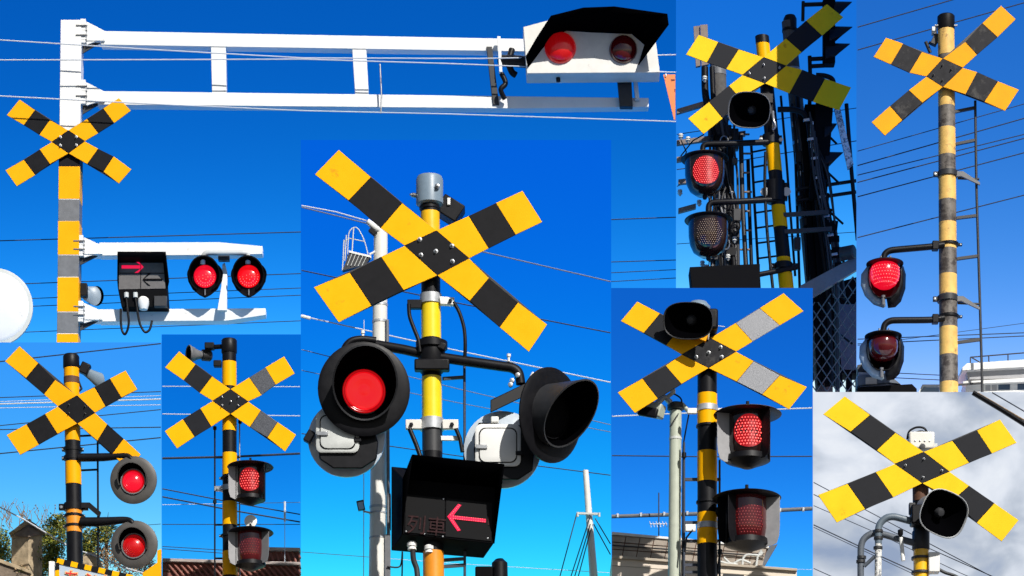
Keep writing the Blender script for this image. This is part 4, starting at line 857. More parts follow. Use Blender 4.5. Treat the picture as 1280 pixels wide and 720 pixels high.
# ================================================================== LOWER LEFT CENTRE: brimmed lamps above tiled roofs
T = Th('crossing_signal', 'striped pole with two brimmed lamps, grey horn and cross above brown tiled roofs', 'crossing signal', 287, YT)
pole(T, 286.5, 430, 287.5, 720, 17.5, 18.5, [(453, 484, 'yellow_mid'), (522, 539.5, 'yellow_mid'), (567, 594.5, 'yellow_mid'), (628, 657, 'yellow_mid'), (690, 720, 'yellow_mid')], 'black_paint', d=-13)
T.part('cap', MB().lathe(T.M(286.5, 434, -13), [(9.2, -8), (9.8, -7), (9.8, 8), (8.6, 9.6), (0, 10)], 26, axis='z'), 'black_paint')
crossbuck(T, (202, 418), 2.384, [(152, 198), (205, 163), (258, 200), (205, 237)], dict(
    UL=[(10, 98), (52, 50), (66, 137), (101, 89), (113, 174), (150, 125)],
    UR=[(365, 65), (397, 116), (309, 98), (340, 150), (261, 128), (298, 181)],
    LR=[(401, 299), (368, 349), (346, 261), (315, 307), (296, 226), (263, 276)],
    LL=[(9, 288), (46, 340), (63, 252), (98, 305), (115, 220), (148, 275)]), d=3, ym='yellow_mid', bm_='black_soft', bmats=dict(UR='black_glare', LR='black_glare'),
    bolts=[(180, 187), (228, 187), (206, 200), (180, 212), (228, 212)], bolt_r=.8)
horn(T, 236, 443, -20, 26, 22, -68, 4, 0, depth=22, rimm='mid_grey', out='mid_grey', sq=2.2, body='dark_grey')
T.tube('horn_bracket', [(256, 440, -22), (266, 434, -20), (280, 433, -16)], 3, 'black_paint'); T.box('horn_bracket', 272, 455, -16, 10, 8, 8, 'black_paint', bevel=1)
T.box('junction_box', 262, 433, -20, 12, 10, 8, 'black_paint', bevel=1)
for y in (598, 670): clamp(T, 287, y, 18.5, 3, ears=3)
cl = clamp(T, 287, 611, 18.5, 7, 'steel', ears=9)
for (cy, dm, gl, m, md_, dr, fa) in ((583.5, 'led_hot', (-20, 14.6, 'lens_lit_dark'), 'lens_brown', 'black_paint', .78, 46), (665.5, 'led_off_red', None, 'lens_maroon', 'mid_grey', .6, 64)):
    lantern(T, 313, cy, 10, 29, 16.5, 40, [(-72, 15, 28, 42, 'fin_lit_grey'), (fa, 15, 27, 40, md_)], lens=m, dots=(-20, 14), dotmat=dm, dot_r=dr, ndot=(9, 10), glow=gl)  # left shields grey as sunlit, right ones darker: light put into the colours
    T.tube('lamp_arm', [(290, cy + 14, -12), (302, cy + 12, -8)], 4, 'black_paint')
T.tube('ladder_rail', [(268.5, 533, -18), (268.5, 740, -18)], 1.1, 'black_paint'); T.tube('ladder_rail', [(299.5, 524, -18), (299.5, 740, -18)], .9, 'steel')
for y in (572, 612, 656, 698): T.tube('rung', [(268, y, -18), (300, y, -18)], 1.2, 'black_paint')
for (x, y) in ((268.5, 535), (300, 527), (268.5, 627)): T.part('ladder_knob', MB().lathe(T.M(x, y, -16), [(0, 3), (2.4, 1.5), (2.4, -2), (0, -4)], 10, axis='z'), 'black_paint')
T.part('rear_reflector', MB().lathe(T.M(313.3, 651.5, -6), [(8, -1), (8, .5), (4, 1.4), (0, 1.6)], 24), 'white_paint')
def tiled_roof(name, label, x0, x1, ytop0, ytop1, ybot, y, lean, n, wallx):
    Q = Th(name, label, 'house', (x0 + x1) / 2, y)
    rf = Q.prism('roof', [(x0, ytop0 + 3), (x1, ytop1 + 3), (x1, ybot + 30), (x0, ybot + 30)], -4, 6, 'roof_tile')
    Q.prism('ridge', [(x0, ytop0), (x1, ytop1), (x1, ytop1 + 4), (x0, ytop0 + 4)], 3, 14, 'roof_edge', rf, bevel=.6)
    for i in range(n):
        a = x0 + (x1 - x0) * (i + .5) / n; yt = ytop0 + (ytop1 - ytop0) * (i + .5) / n + 4
        xe = a + lean; ye = ybot + 30
        if lean < 0 and xe < x0: t = (x0 - a) / lean; xe = x0; ye = yt + (ye - yt) * t
        if lean > 0 and xe > x1: t = (x1 - a) / lean; xe = x1; ye = yt + (ye - yt) * t
        Q.part('tile_roll', MB().tube([Q.v(a, yt, -3), Q.v(xe, ye, 4)], 1.5 * Q.u, 8), 'roof_tile', rf)
    for k in range(1, 3): Q.prism('tile_course', [(x0, ytop0 + 4 + k * 11), (x1, ytop1 + 4 + k * 11), (x1, ytop1 + 5.4 + k * 11), (x0, ytop0 + 5.4 + k * 11)], -2.6, 2, 'rust_brown', rf)
    Q.prism('wall', [(x0 + 1, ybot + 30), (x1 - 1, ybot + 30), (x1 - 1, ground_py(y) - 1), (x0 + 1, ground_py(y) - 1)], -6, 60, 'plaster')
    return Q
q1 = tiled_roof('tiled_house', 'lower brown ribbed roof running past the foot of the brimmed lamp pole', 203, 375.4, 697.5, 702.5, 712, YT + .9, 34, 22, 0)
q2 = tiled_roof('tiled_house', 'higher brown ribbed roof with snow guards right behind the lower brimmed lamp', 326, 375.2, 683.5, 684.5, 706, YT + 1.15, 18, 7, 0)
for k in range(6): q2.box('snow_guard', 335 + k * 7, 707 - k * .3, 8, 3, 4, 3, 'roof_edge')
q3 = Th('roof_post', 'thin pale post on the wires beside the brimmed lamps', 'post', 356, YT + 1.1)
q3.tube('shaft', [(356, 627, 0), (356, 652, 0)], 1.4, 'wire_pale'); q3.tube('shaft', [(356, 652, 0), (356, ground_py(YT + 1.1) - 1, 0)], .4, 'wire_pale')
wires(YT + 1.25, 'thin pale wire behind the brimmed lamp pole', 'pale wires behind the brimmed lamp pole', [([(203, 483), (375, 483.5)], .6, 'wire_pale'), ([(203, 517.5), (375, 520)], .7, 'wire_pale'), ([(203, 631), (375, 628)], .4, 'wire_pale'), ([(203, 655.5), (375, 655.5)], .5, 'wire_dark')])
wires(YT + 1.2, 'dark wire behind the brimmed lamp pole', 'dark wires behind the brimmed lamp pole', [([(203, 573), (290, 571), (375, 567)], 1.5, 'wire_dark'), ([(203, 611), (290, 628), (375, 643)], .8, 'wire_dark'), ([(203, 621), (290, 638), (375, 652.5)], 1.0, 'wire_dark'), ([(203, 683), (285, 688)], .5, 'wire_dark'), ([(203, 686), (285, 692)], .5, 'wire_dark')])
# ================================================================== MIDDLE: large crossing signal
YT = 0.0
T = Th('crossing_signal', 'large signal with black hooded lamps, red left arrow box and a grey cylinder on top', 'crossing signal', 541, YT)
pole(T, 537.5, 262, 542, 720, 23.5, 26, [(266, 300, 'yellow_pole'), (376, 424, 'lemon_pole'), (472, 536, 'lemon_pole'), (536, 566, 'dark_grey', .2), (690, 740, 'orange_pole')], 'black_paint', d=-16)  # orange foot band puts the arrow box's shade into the yellow
tp = T.part('top_cylinder', MB().lathe(T.M(537, 240, -16), [(15, -17), (17, -15.5), (17, 14.5), (15.5, 18.5), (0, 19.5)], 36, axis='z'), 'blue_grey')
T.part('neck', MB().lathe(T.M(537, 262, -16), [(10.5, -8), (10.5, -1), (13, 0), (13, 3), (10.5, 4), (10.5, 9)], 28, axis='z'), 'black_paint', tp)
for k in range(10):
    a = R(-80 + k * 17.7); T.part('neck_rib', MB().tube([T.v(537 + 10.8 * math.sin(a), 257, -16 + 10.8 * math.cos(a)), T.v(537 + 10.8 * math.sin(a), 270, -16 + 10.8 * math.cos(a))], .7 * T.u, 6), 'dark_grey', tp)
for (x, y, dd, s) in ((546.5, 233, 0, 0), (517, 244, -14, -1)):
    T.part('bolt', MB().lathe(T.M(x, y, dd, 0 if s == 0 else -60), [(3, -4), (3, 2), (1.6, 2.5), (1.5, 5), (0, 5.2)], 10), 'steel', tp)
crossbuck(T, (376, 175), 2.637, [(342, 348), (447, 298), (555, 390), (450, 446)], dict(
    UL=[(46, 113), (125, 32), (158, 199), (231, 122), (263, 290), (334, 208)],
    UR=[(731, 167), (796, 270), (643, 207), (708, 312), (553, 250), (619, 357)],
    LR=[(812, 608), (752, 698), (716, 535), (655, 617), (620, 455), (557, 530)],
    LL=[(43, 485), (125, 601), (161, 437), (233, 546), (265, 385), (339, 495)]), d=6, ym='yellow_mid', bm_='black_sheet',
    bolts=[(392, 328), (498, 349), (445, 367), (396, 379), (500, 400)], bolt_r=1.9)
rbx = T.box('rear_box', 563, 264, -40, 30, 26, 24, 'black_paint', roll=32, bevel=1.5)
T.box('rear_box_latch', 561, 252, -26, 4, 3, 9, 'white_paint', rbx)
# cable clamp below the cross
cl = T.part('clamp', MB().lathe(T.M(538.5, 374.5, -16), [(12.2, -6), (13.8, -6), (13.8, 6), (12.2, 6)], 28, axis='z'), 'galvanised')
T.prism('clamp_ear', [(549, 370), (568, 371.5), (568, 381), (550, 380)], -4, 8, 'white_paint', cl, bevel=.8); T.prism('clamp_ear', [(509, 374), (527, 374), (527, 385), (509, 385)], -8, 8, 'black_paint', cl, bevel=.8)
T.part('bolt', MB().lathe(T.M(563, 376, -3), [(2.4, -1), (2.4, 2), (0, 2.3)], 8), 'black_paint', cl)
T.tube('cable', [(511, 380, -8), (512, 395, -8), (518, 412, -6), (523, 425, -4), (525, 440, -4)], 2.6, 'black_paint'); T.tube('cable', [(567, 378, -6), (574, 390, -4), (580, 410, -4), (581.5, 430, -4), (581, 447, -6)], 2.4, 'black_paint')
# lamp crossarm
T.part('arm_collar', MB().lathe(T.M(539.5, 444, -16), [(14, -22), (17, -18), (17, 6), (20, 8), (20, 16), (14, 18)], 28, axis='z'), 'black_paint')
T.box('arm_collar_block', 540, 457, -2, 44, 14, 14, 'black_paint', bevel=2); T.box('arm_collar_block', 552, 433, -4, 12, 8, 10, 'black_paint', bevel=2, roll=20)
T.tube('lamp_arm', [(470, 431, -14), (505, 437, -12), (540, 445, -12)], 6, 'black_paint')
T.tube('lamp_arm', [(545, 446, -10), (600, 454, -8), (628, 458, -8), (640, 460, -8), (648, 466, -8), (651, 480, -8)], 6.2, 'black_paint')
for (x, y) in ((636, 449), (453.5, 420)): T.part('arm_bolt', MB().lathe(T.M(x, y, -6), [(0, 7), (2.6, 6.4), (2.6, 3), (1.6, 2), (1.6, -3)], 10, axis='z'), 'white_paint')
for (x, y) in ((640, 476), (647, 469), (638, 481)): T.part('arm_bolt', MB().lathe(T.M(x, y, 2), [(3, -2), (3, 2), (0, 2.6)], 10), 'steel')
T.tube('arm_hook', [(432, 452, -4), (430, 438, -4), (438, 427, -4), (452, 424, -6), (470, 426, -8)], 4.5, 'black_paint')
la, M = round_lamp(T, 455, 486, 18, 57.5, 27, 62, 9, 180, yaw=5, pitch=5, disc='black_paint', hood='dark_grey', lens='lens_red', hr=37.5, hr1=40, rim=5, p=1.1, rot=4, solid=1.6, back=26, ring='black_matt', lz=-3)
lb_, M2 = round_lamp(T, 690, 519, 16, 57.5, 27, 58, 10, 180, yaw=48, pitch=8, disc='black_paint', hood='dark_grey', lens='black_matt', hr=37.5, hr1=39, rim=5, p=1.1, solid=1.6, back=26, ring='black_matt')
T.part('mount_bar', MB().loft([[T.v(x, y + q, dd + e) for q, e in ((-8, 6), (8, 6), (8, -8), (-8, -8))] for x, y, dd in ((613, 508, 0), (690, 471, -16))], 0), 'black_paint', bevel=1)
T.box('mount_block', 684, 474, -12, 24, 14, 20, 'black_paint', bevel=2, roll=-10)
T.box('mount_bolt', 667, 470, 0, 8, 5, 8, 'white_paint', roll=30, bevel=1.5); T.box('mount_bolt', 618.5, 525, 4, 10, 6, 8, 'white_paint', bevel=1.5)
def rear_lamp(cx, cy, Rr, pts_door, dm, pd):
    q = T.part('rear_lamp', MB().lathe(T.M(cx, cy, -18), [(0, 7), (Rr * .5, 6), (Rr * .86, 3), (Rr, 0), (Rr, -3), (Rr * .7, -5), (0, -8)], 44), pd, sharp=60)
    T.part('rear_housing', MB().loft([[T.v(cx + x, cy + y, dd) for x, y in ((-30, -34), (30, -30), (40, 6), (38, 26), (20, 38), (-16, 38), (-34, 26), (-36, 0))] for dd in (-20, 2)], 0), 'black_paint', q, bevel=2)
    x0, y0, x1, y1 = pts_door
    def rr(i, dd):
        o = []
        for (sx, sy, a0) in ((x1 - 8 - i, y0 + 8 + i, 0), (x1 - 8 - i, y1 - 8 - i, 90), (x0 + 8 + i, y1 - 8 - i, 180), (x0 + 8 + i, y0 + 8 + i, 270)):
            for k in range(5):
                a = R(a0 + k * 22.5); o.append(T.v(sx + 8 * math.sin(a), sy - 8 * math.cos(a), dd))
        return o
    dr = T.part('door', MB().loft([rr(0, 2.2), rr(0, 5.5), rr(1.5, 6.5)], 0), dm, q, sharp=30)
    T.part('door_seal', MB().loft([rr(4.6, 6.4), rr(4.6, 7.1), rr(5.6, 7.1)], 0), 'black_matt', q)
    T.part('door_panel', MB().loft([rr(5.8, 6.8), rr(5.8, 7.9), rr(6.8, 8.3)], 0), dm, q)
    T.box('latch', x0 + 8, (y0 + y1) / 2 + 2, 9, 14, 3, 5, 'steel', q, bevel=.5); T.box('hinge', x1 - 2, (y0 + y1) / 2 + 10, 7, 9, 4, 5, 'black_paint', q, bevel=.5)
rear_lamp(433, 548, 48.5, (395, 514, 449, 566), 'off_white', 'pale_disc'); rear_lamp(628, 562, 48.5, (594, 530, 651, 583), 'white_paint', 'pale_disc')
T.box('latch_handle', 386.5, 546, -6, 9, 10, 15, 'black_paint', roll=30, bevel=1)
# lower clamp and hangers
c2 = T.part('clamp', MB().lathe(T.M(540, 531, -16), [(13.4, -7), (15, -7), (15, 7), (13.4, 7)], 28, axis='z'), 'galvanised')
for s in (-1, 1): T.box('clamp_ear', 540 + s * 23, 531, -6, 20, 7, 12, 'white_dirty', c2, bevel=1)
for x in (514, 565): T.part('bolt', MB().lathe(T.M(x, 531, -2), [(2.6, -1), (2.6, 2.4), (0, 2.8)], 8), 'black_paint', c2)
T.tube('hanger', [(512, 536, -4), (520, 555, -2), (526, 572, 0)], 3, 'black_paint'); T.tube('hanger', [(570, 536, -4), (575, 548, -4), (578, 565, -4)], 2.6, 'black_paint')
T.box('tag_plate', 562, 548, -10, 22, 3, 6, 'white_paint')
T.tube('ladder_rail', [(580.5, 447, -24), (580.8, 560, -24), (581, 740, -24)], 1.8, 'wire_dark'); T.part('rail_knob', MB().lathe(T.M(580.5, 452, -22), [(0, 8), (2, 7), (4, 2), (4, -2), (0, -3)], 12, axis='z'), 'black_paint')
for y in (471, 698, 706): T.prism('rung', [(553, y), (582, y - 2), (582, y + 2), (553, y + 4)], -22, 3, 'wire_dark')
# arrow box
F = [(504, 598, 8), (619.5, 609, 4), (617.5, 679.5, 4), (503, 667.5, 8)]
Bk = [(489, 583, -34), (607, 594, -38), (604.5, 698, -38), (489, 688.5, -34)]
bx = T.part('arrow_box', MB().loft([[T.v(*p) for p in Bk], [T.v(*p) for p in F]], 0), 'black_matt', bevel=1)
lipL, lipR = (515.5, 568.5, 52), (630, 580.5, 48)
def vis(ps, nm='visor'): return T.part(nm, MB().add([T.v(*p) for p in ps], [list(range(len(ps)))]), 'black_inner_shade', bx, solid=1.4)
vis([F[0], F[1], lipR, lipL]); vis([F[0], lipL, (505, 640, 22), F[3]]); vis([F[1], lipR, (627, 605, 40), F[2]])
def on(u, v, o=.9):      # a point of the box face, u right, v down
    a = [F[0][i] * (1 - u) + F[1][i] * u for i in range(3)]; b = [F[3][i] * (1 - u) + F[2][i] * u for i in range(3)]
    p = [a[i] * (1 - v) + b[i] * v for i in range(3)]; return (p[0], p[1], p[2] + o)
def facepoly(nm, uv, m, o=.9): return T.part(nm, MB().prism([T.v(*on(u, v, o)) for u, v in uv], Vector((0, .6 * T.u, 0))), m, bx)
facepoly('screen', [(.47, .28), (.97, .28), (.97, .96), (.47, .96)], 'screen_dark', 1.2); facepoly('screen', [(.03, .28), (.455, .28), (.455, .96), (.03, .96)], 'screen_dark', 1.2)
ar = [(.485, .605), (.60, .36), (.635, .375), (.55, .575), (.905, .58), (.905, .64), (.55, .635), (.635, .825), (.60, .845)]
facepoly('lit_arrow', ar, 'arrow_lit', 1.9)
mb = MB()
for k in range(15):
    for v in (.585, .63): mb.lathe(T.M(*on(.55 + k * .0245, v, 2.5)), [(.55, -.4), (.45, .3), (0, .45)], 6)
for k in range(1, 8):
    for sgn in (-1, 1): mb.lathe(T.M(*on(.505 + k * .0155, .60 + sgn * k * .031, 2.5)), [(.55, -.4), (.45, .3), (0, .45)], 6)
o = T.part('led_dots', mb, 'led_on', bx); o['kind'] = 'stuff'
facepoly('arrow_border', [(.925, .54), (.94, .54), (.94, .68), (.925, .68)], 'glyph_dim', 1.8)
text_part(T, 'unlit_lettering', '列車', 507, 664, 9.6, 25.5, 'glyph_dim', bx, ext=.2, roll=5)
for (u, v) in ((.04, .95), (.24, .96), (.44, .97), (.44, .3), (.93, .92)): T.part('screw', MB().lathe(T.M(*on(u, v, 1.2)), [(1, 0), (1, .8), (0, 1)], 8), 'steel', bx)
for (x, y) in ((515, 683), (536.5, 687)):
    T.part('cable_gland', MB().lathe(T.M(x, y, -6), [(4, 6), (6.2, 4), (6.2, 0), (5, -1), (5.6, -4), (3, -5)], 16, axis='z'), 'white_paint', bx)
T.tube('cable', [(516, 688, -6), (517, 700, -8), (521, 712, -10), (523, 740, -10)], 3.6, 'dark_grey')
T.box('box_vent', 487.5, 640, -14, 2, 10, 44, 'black_paint', bx)

Tp = Th('lighting_pole', 'tall white pole with caged platform behind the hooded lamps', 'pole', 474, YT + .8)
pole(Tp, 476, 282, 472, 720, 17, 22, [(380, 383, 'galvanised', .6), (401, 404, 'galvanised', .6), (633, 636, 'galvanised', .6), (641, 643, 'galvanised', .6), (672, 674, 'galvanised', .6)], 'white_dirty', d=-4)
Tp.tube('lamp_head', [(476, 289, 0), (468, 284, 4), (459, 276, 8)], [4, 5, 3], 'white_paint'); Tp.box('lamp_head', 466, 290, 8, 10, 6, 6, 'black_paint', roll=40)
cg = Tp.prism('platform', [(437, 315), (463, 321), (457, 331), (428, 338)], 4, 8, 'dark_grey')
Tp.prism('platform_edge', [(436, 313), (464, 319.5), (464, 322), (436, 315.5)], 5, 10, 'white_paint', cg)
for k in range(5): Tp.tube('grating_bar', [(440 + k * 4.5, 317 + k, 5), (434 + k * 4.5, 332 + k * .2, 5)], .5, 'off_white', cg)
Tp.tube('cage_hoop', [(434, 330, 0), (436, 292, 0), (441, 285, 0), (447, 285.5, 0), (455, 300, 0), (460, 318, 0)], .7, 'off_white')
for (x0, y0, x1, y1) in ((428, 338, 430, 300), (431, 326, 433, 294), (440, 316, 442, 285)): Tp.tube('cage_bar', [(x0, y0, 2), (x1, y1, 2)], .8, 'off_white')
Tp.tube('cage_rail', [(430, 302, 0), (437, 298, 0), (456, 302, 0)], .7, 'off_white'); Tp.tube('bracket', [(462, 318, 0), (474, 312, 0)], 1.4, 'white_paint')
for (x, y) in ((451, 632), (452, 577)):
    fl = Tp.box('floodlight', x, y, 8, 9, 6, 12, 'dark_grey', roll=-12, bevel=.6); Tp.box('glass', x, y, 11.4, 6.5, .6, 9, 'steel', fl, roll=-12, bevel=0)
    Tp.tube('floodlight_arm', [(x + 3, y + 7, 6), (x + 12, y + 9, 2)], 1.2, 'off_white')
Tp.tube('conduit', [(484, 400, 4), (485, 560, 4), (486, 740, 4)], 2.2, 'mid_grey'); Tp.tube('conduit', [(455, 400, 4), (454.5, 740, 4)], .5, 'wire_pale')
Tp.prism('climbing_ladder', [(481, 668), (488, 668), (488, 760), (481, 760)], 6, 4, 'mid_grey'); Tp.tube('ladder_hook', [(484, 708, 8), (500, 708, 8), (503, 690, 8), (502, 740, 8)], 1, 'dark_grey')
Tq = Th('utility_pole', 'thin white utility pole with short crossarm and stay wires beside the arrow box', 'utility pole', 738, YT + 1.0)
pole(Tq, 732, 588, 742, 720, 7, 10.5, [], 'white_dirty', d=-3)
Tq.prism('crossarm', [(721, 640), (750, 641), (750, 643.5), (721, 642.5)], 6, 4, 'off_white')
for (x0, y0, x1, y1) in ((721, 642, 696, 735), (738, 645, 709, 735), (738, 655, 714, 735), (739, 660, 719, 735), (742, 655, 775, 715), (744, 648, 775, 700)):
    x1c = min(x1, 763); y1c = y0 + (y1 - y0) * (x1c - x0) / (x1 - x0); Tq.tube('stay_wire', [(x0, y0, 6), (x1c, y1c, 6)], .7, 'wire_dark')
for x in (722, 749): Tq.tube('insulator', [(x, 641, 6), (x, 646, 6)], 1.5, 'off_white')
Tn = Th('distant_signal', 'small black signal lamps peeking up below the arrow box', 'signal lamp', 618, YT + .4)
Tn.tube('lamp', [(624, 699, 0), (624.5, 704, 0), (625, 760, 0)], [5, 10, 11], 'black_paint', n=18); Tn.box('lamp_box', 605, 722, 0, 22, 20, 24, 'black_matt', bevel=2)
Tn.tube('post', [(612, 730, 0), (612, ground_py(YT + .4) - 1, 0)], 6, 'black_paint')
def w6(a, b, r=.7, m='wire_dark', x0=377, x1=763): return ([(x0, a), ((x0 + x1) / 2, (a + b) / 2 + 1.5), (x1, b)], r, m)
wires(YT + 1.25, 'dark overhead wire behind the large signal with arrow box', 'dark wires behind the large signal', [w6(338, 416, .8), w6(259, 352, .9, 'wire_mid'), w6(437, 531, .6, 'wire_mid'), w6(463, 540, .55, 'wire_mid'), w6(542, 594, .65)])
wires(YT + 1.2, 'pale overhead wire behind the large signal with arrow box', 'pale wires behind the large signal', [([(377, 257), (420, 265), (458, 276)], .9, 'wire_pale'), w6(395, 478, .9, 'wire_pale'), w6(690, 716, .4, 'wire_pale')])
o = finish(MB().tube([P(376.5, 395, YT + 1.15), P(388, 398, YT + 1.15)], 2.4 * S, 8), 'wire_joint', 'white_paint', None, P(376.5, 395, YT + 1.15)); o['label'] = 'white sleeve joint on the pale wire by the yellow cross tip'; o['category'] = 'joint'

# ================================================================== LOWER RIGHT CENTRE: horn over brimmed lamps, camera pole
T = Th('crossing_signal', 'black and orange banded pole with black horn on the cross and large brimmed lamps', 'crossing signal', 884, YT)
pole(T, 884, 395, 884, 720, 24, 25, [(440, 493, 'black_paint', .1), (493, 531, 'yellow_mid'), (565, 603, 'yellow_mid'), (642, 681, 'yellow_mid')], 'black_paint', d=-15)
crossbuck(T, (764, 360), 4.0, [(352, 332), (495, 250), (625, 318), (487, 400)], dict(
    UL=[(48, 165), (130, 67), (163, 225), (244, 127), (275, 285), (350, 195)],
    UR=[(862, 25), (962, 115), (742, 100), (843, 187), (622, 175), (707, 268)],
    LR=[(979, 494), (890, 607), (843, 437), (755, 532), (712, 365), (628, 468)],
    LL=[(32, 522), (118, 625), (156, 453), (233, 553), (272, 388), (351, 480)]), d=4, ym='yellow_mid', bm_='black_soft', bmats=dict(UR='black_glare_bright', LR='black_glare_bright'), diam='black_worn',
    bolts=[(487, 323), (547, 297), (552, 345), (425, 345)], bolt_r=1.6)
T.tube('grab_hook', [(885, 424, 6), (886, 416, 12), (887, 412, 12)], 1.2, 'white_paint')
T.box('sensor', 878, 421, 8, 12, 6, 10, 'yellow_worn', roll=20)
hn = horn(T, 860, 401, 34, 65, 44, -24, 20, 8, depth=34, rimm='dark_grey', out='dark_grey', sq=2.6, body='black_paint')
T.box('horn_bracket', 888, 402, 4, 18, 26, 26, 'black_paint', bevel=3); T.part('horn_cap', MB().lathe(T.M(873, 388, 6), [(0, 12), (10, 10), (15, 4), (15, -8)], 24, axis='z'), 'blue_grey')
for y in (511, 658):
    T.part('grey_band', MB().lathe(T.M(884, y, -15), [(12.6, -3.6), (13.3, -3.6), (13.3, 3.6), (12.6, 3.6)], 28, axis='z'), 'galvanised')
for (y) in (533, 628): T.part('clamp', MB().lathe(T.M(884, y, -15), [(12.4, -1.2), (14, -1.2), (14, 1.2), (12.4, 1.2)], 28, axis='z'), 'black_paint')
for s in (-1, 1): T.box('band_ear', 884 + s * 19, 514, -12, 12, 5, 7, 'white_paint', bevel=.8); 
T.box('band_ear', 863, 660, -12, 13, 5, 9, 'white_paint', bevel=.8)
lantern(T, 934.5, 518, 14, 42.5, 25, 56, [(-70, 23, 41, 62, 'fin_lit_grey'), (40, 23, 41, 60, 'black_paint')], yaw=0, lens='lens_brown', dots=(-27, 20), dotmat='led_hot', dot_r=1.05, ndot=(11, 12), glow=(-27, 20.6, 'lens_lit_dark'))  # left shield coloured as sunlit, right one as shaded
lantern(T, 933.5, 622.5, 14, 43, 25, 56, [(-42, 23, 40, 60, 'black_paint'), (70, 23, 42, 62, 'fin_lit_grey'), (-80, 23, 38, 58, 'black_matt')], yaw=4, lens='lens_maroon', dots=(-32, 20), dotmat='led_off_red', dot_r=.7, ndot=(11, 12))  # right shield coloured as sunlit, left ones as shaded
for y in (540, 640): T.tube('lamp_arm', [(890, y, -14), (915, y, -8)], 6, 'black_paint')
T.tube('ladder_rail', [(855, 553, -24), (855, 740, -24)], 1.6, 'wire_dark'); T.tube('ladder_rail', [(899.5, 575, -24), (899.5, 740, -24)], 1.4, 'wire_dark')
for y in (599, 653, 676, 706, 715): T.prism('rung', [(854, y - 1.8), (901, y - 1.8), (901, y + 1.8), (854, y + 1.8)], -23, 3, 'wire_dark')
for (x, y) in ((855, 569), (855, 680), (900, 690)): T.part('ladder_knob', MB().lathe(T.M(x, y, -22), [(0, 4), (3, 3), (3, -3), (0, -4)], 10, axis='z'), 'black_paint')
T.tube('cable', [(866, 662, -10), (858, 672, -14), (856, 690, -14)], 1.2, 'black_paint'); T.tube('cable', [(899, 665, -10), (900, 690, -14), (896, 720, -14)], 1.2, 'black_paint')

Tc = Th('camera_pole', 'pale grey green pole carrying a surveillance camera beside the banded pole', 'camera pole', 844, YT + .12)
pole(Tc, 844.5, 514, 843, 720, 15, 16, [(547, 550, 'off_white', .5)], 'celadon_paint', d=-8)
Tc.part('pole_cap', MB().lathe(Tc.M(844.5, 509, -8), [(8.4, -4), (10.5, -3), (10.5, 3), (8.6, 5), (0, 5.4)], 22, axis='z'), 'dark_grey')
cm = Tc.box('camera', 813, 512, 8, 34, 18, 17, 'celadon_paint', yaw=-24, roll=16, bevel=2); Tc.box('camera_hood', 810, 515, 18, 26, 6, 12, 'black_paint', cm, yaw=-24, roll=16, bevel=2)
Tc.tube('camera_arm', [(820, 506, 4), (830, 496, 0), (838, 503, -4)], 4, 'galvanised'); Tc.part('arm_knob', MB().lathe(Tc.M(841, 489.5, 0), [(0, 4), (3.4, 2.6), (3.4, -3), (0, -4)], 12, axis='z'), 'white_paint')
Tc.tube('camera_arm', [(832, 498, 0), (841, 491, 0)], 2.6, 'off_white'); Tc.tube('camera_arm', [(850, 503, -6), (860, 513, -6), (870, 514, -6)], 3, 'celadon_paint')
Tc.tube('cable', [(842, 492, 0), (850, 497, 0), (852, 503, -2), (846, 508, 0)], 1, 'black_paint'); Tc.tube('cable', [(861, 518, -4), (856, 545, -6), (854, 560, -8), (853, 720, -8)], 1, 'black_paint'); Tc.tube('cable', [(848, 517, 2), (842, 526, 4), (837, 534, 2)], .7, 'dark_grey')

Tb = Th('cream_building', 'cream building with slanted panelled parapet behind the camera pole', 'building', 880, YT + .75)
gp = ground_py(YT + .75) - 1
wl = Tb.prism('wall', [(765, 697), (996, 713), (996, gp), (765, gp)], 0, 100, 'plaster')
Tb.prism('coping', [(765, 694), (996.5, 710.5), (996.5, 713.5), (765, 697.5)], 4, 110, 'cream_dark', bevel=.4)
ptop = lambda x: 667.5 + (x - 765) * .086; pbot = lambda x: 695 + (x - 765) * .064
bk = Tb.prism('parapet', [(765, 667), (960, 684), (952, 708), (765, 695)], -24, 8, 'rust_brown')
nc, nr = 11, 3
for i in range(nc):
    for j in range(nr):
        xa = 765 + i * 17.6 + .5; xb = xa + 16.6
        sl = -5
        def pt(x, t): return (x + sl * t, ptop(x) + 1 + (pbot(x) - ptop(x) - 1) * t)
        t0, t1 = j / nr + .025, (j + 1) / nr - .02
        pts = [pt(xa, t0), pt(xb, t0), pt(xb, t1), pt(xa, t1)]
        pts = [(max(765.2, x), y) for x, y in pts]
        Tb.prism('panel', pts, -23 + (i * 7 + j * 3) % 3 * .3, 2, 'panel_beige', bk, bevel=.2)
Tb.prism('parapet_cap', [(765, 664.5), (961, 682.5), (961, 685), (765, 668)], -21, 14, 'building_white', bk, bevel=.4)
Tb.tube('parapet_pipe', [(765, 681.5, -20), (860, 688.5, -20), (955, 695, -20)], .9, 'dark_grey')
Tb.prism('end_frame', [(952, 686), (972, 680), (955, 709), (948, 709)], -26, 6, 'slate')
for pts in ([(928, 707, -10), (929, 698, -10), (934, 693.5, -10), (950, 694, -10), (953, 690, -10)], [(900, 702, -10), (915, 705, -10), (926, 700, -10), (938, 704, -10)], [(905, 697, -10), (912, 704, -10), (922, 706, -10)], [(945, 708, -10), (947, 696, -10), (952, 688, -10)]): Tb.tube('roof_pipe', pts, 1.5, 'off_white')
Tb.prism('wall_grille', [(904, 717), (930, 718.5), (930, 724), (904, 724)], 1, 1, 'dark_grey', wl)
Tb.prism('wall_seam', [(765, 706.5), (996, 722), (996, 722.8), (765, 707.3)], .5, .6, 'cream_dark', wl)
an = Th('roof_aerial', 'thin television aerial above the slanted parapet', 'aerial', 823, YT + 1.0)
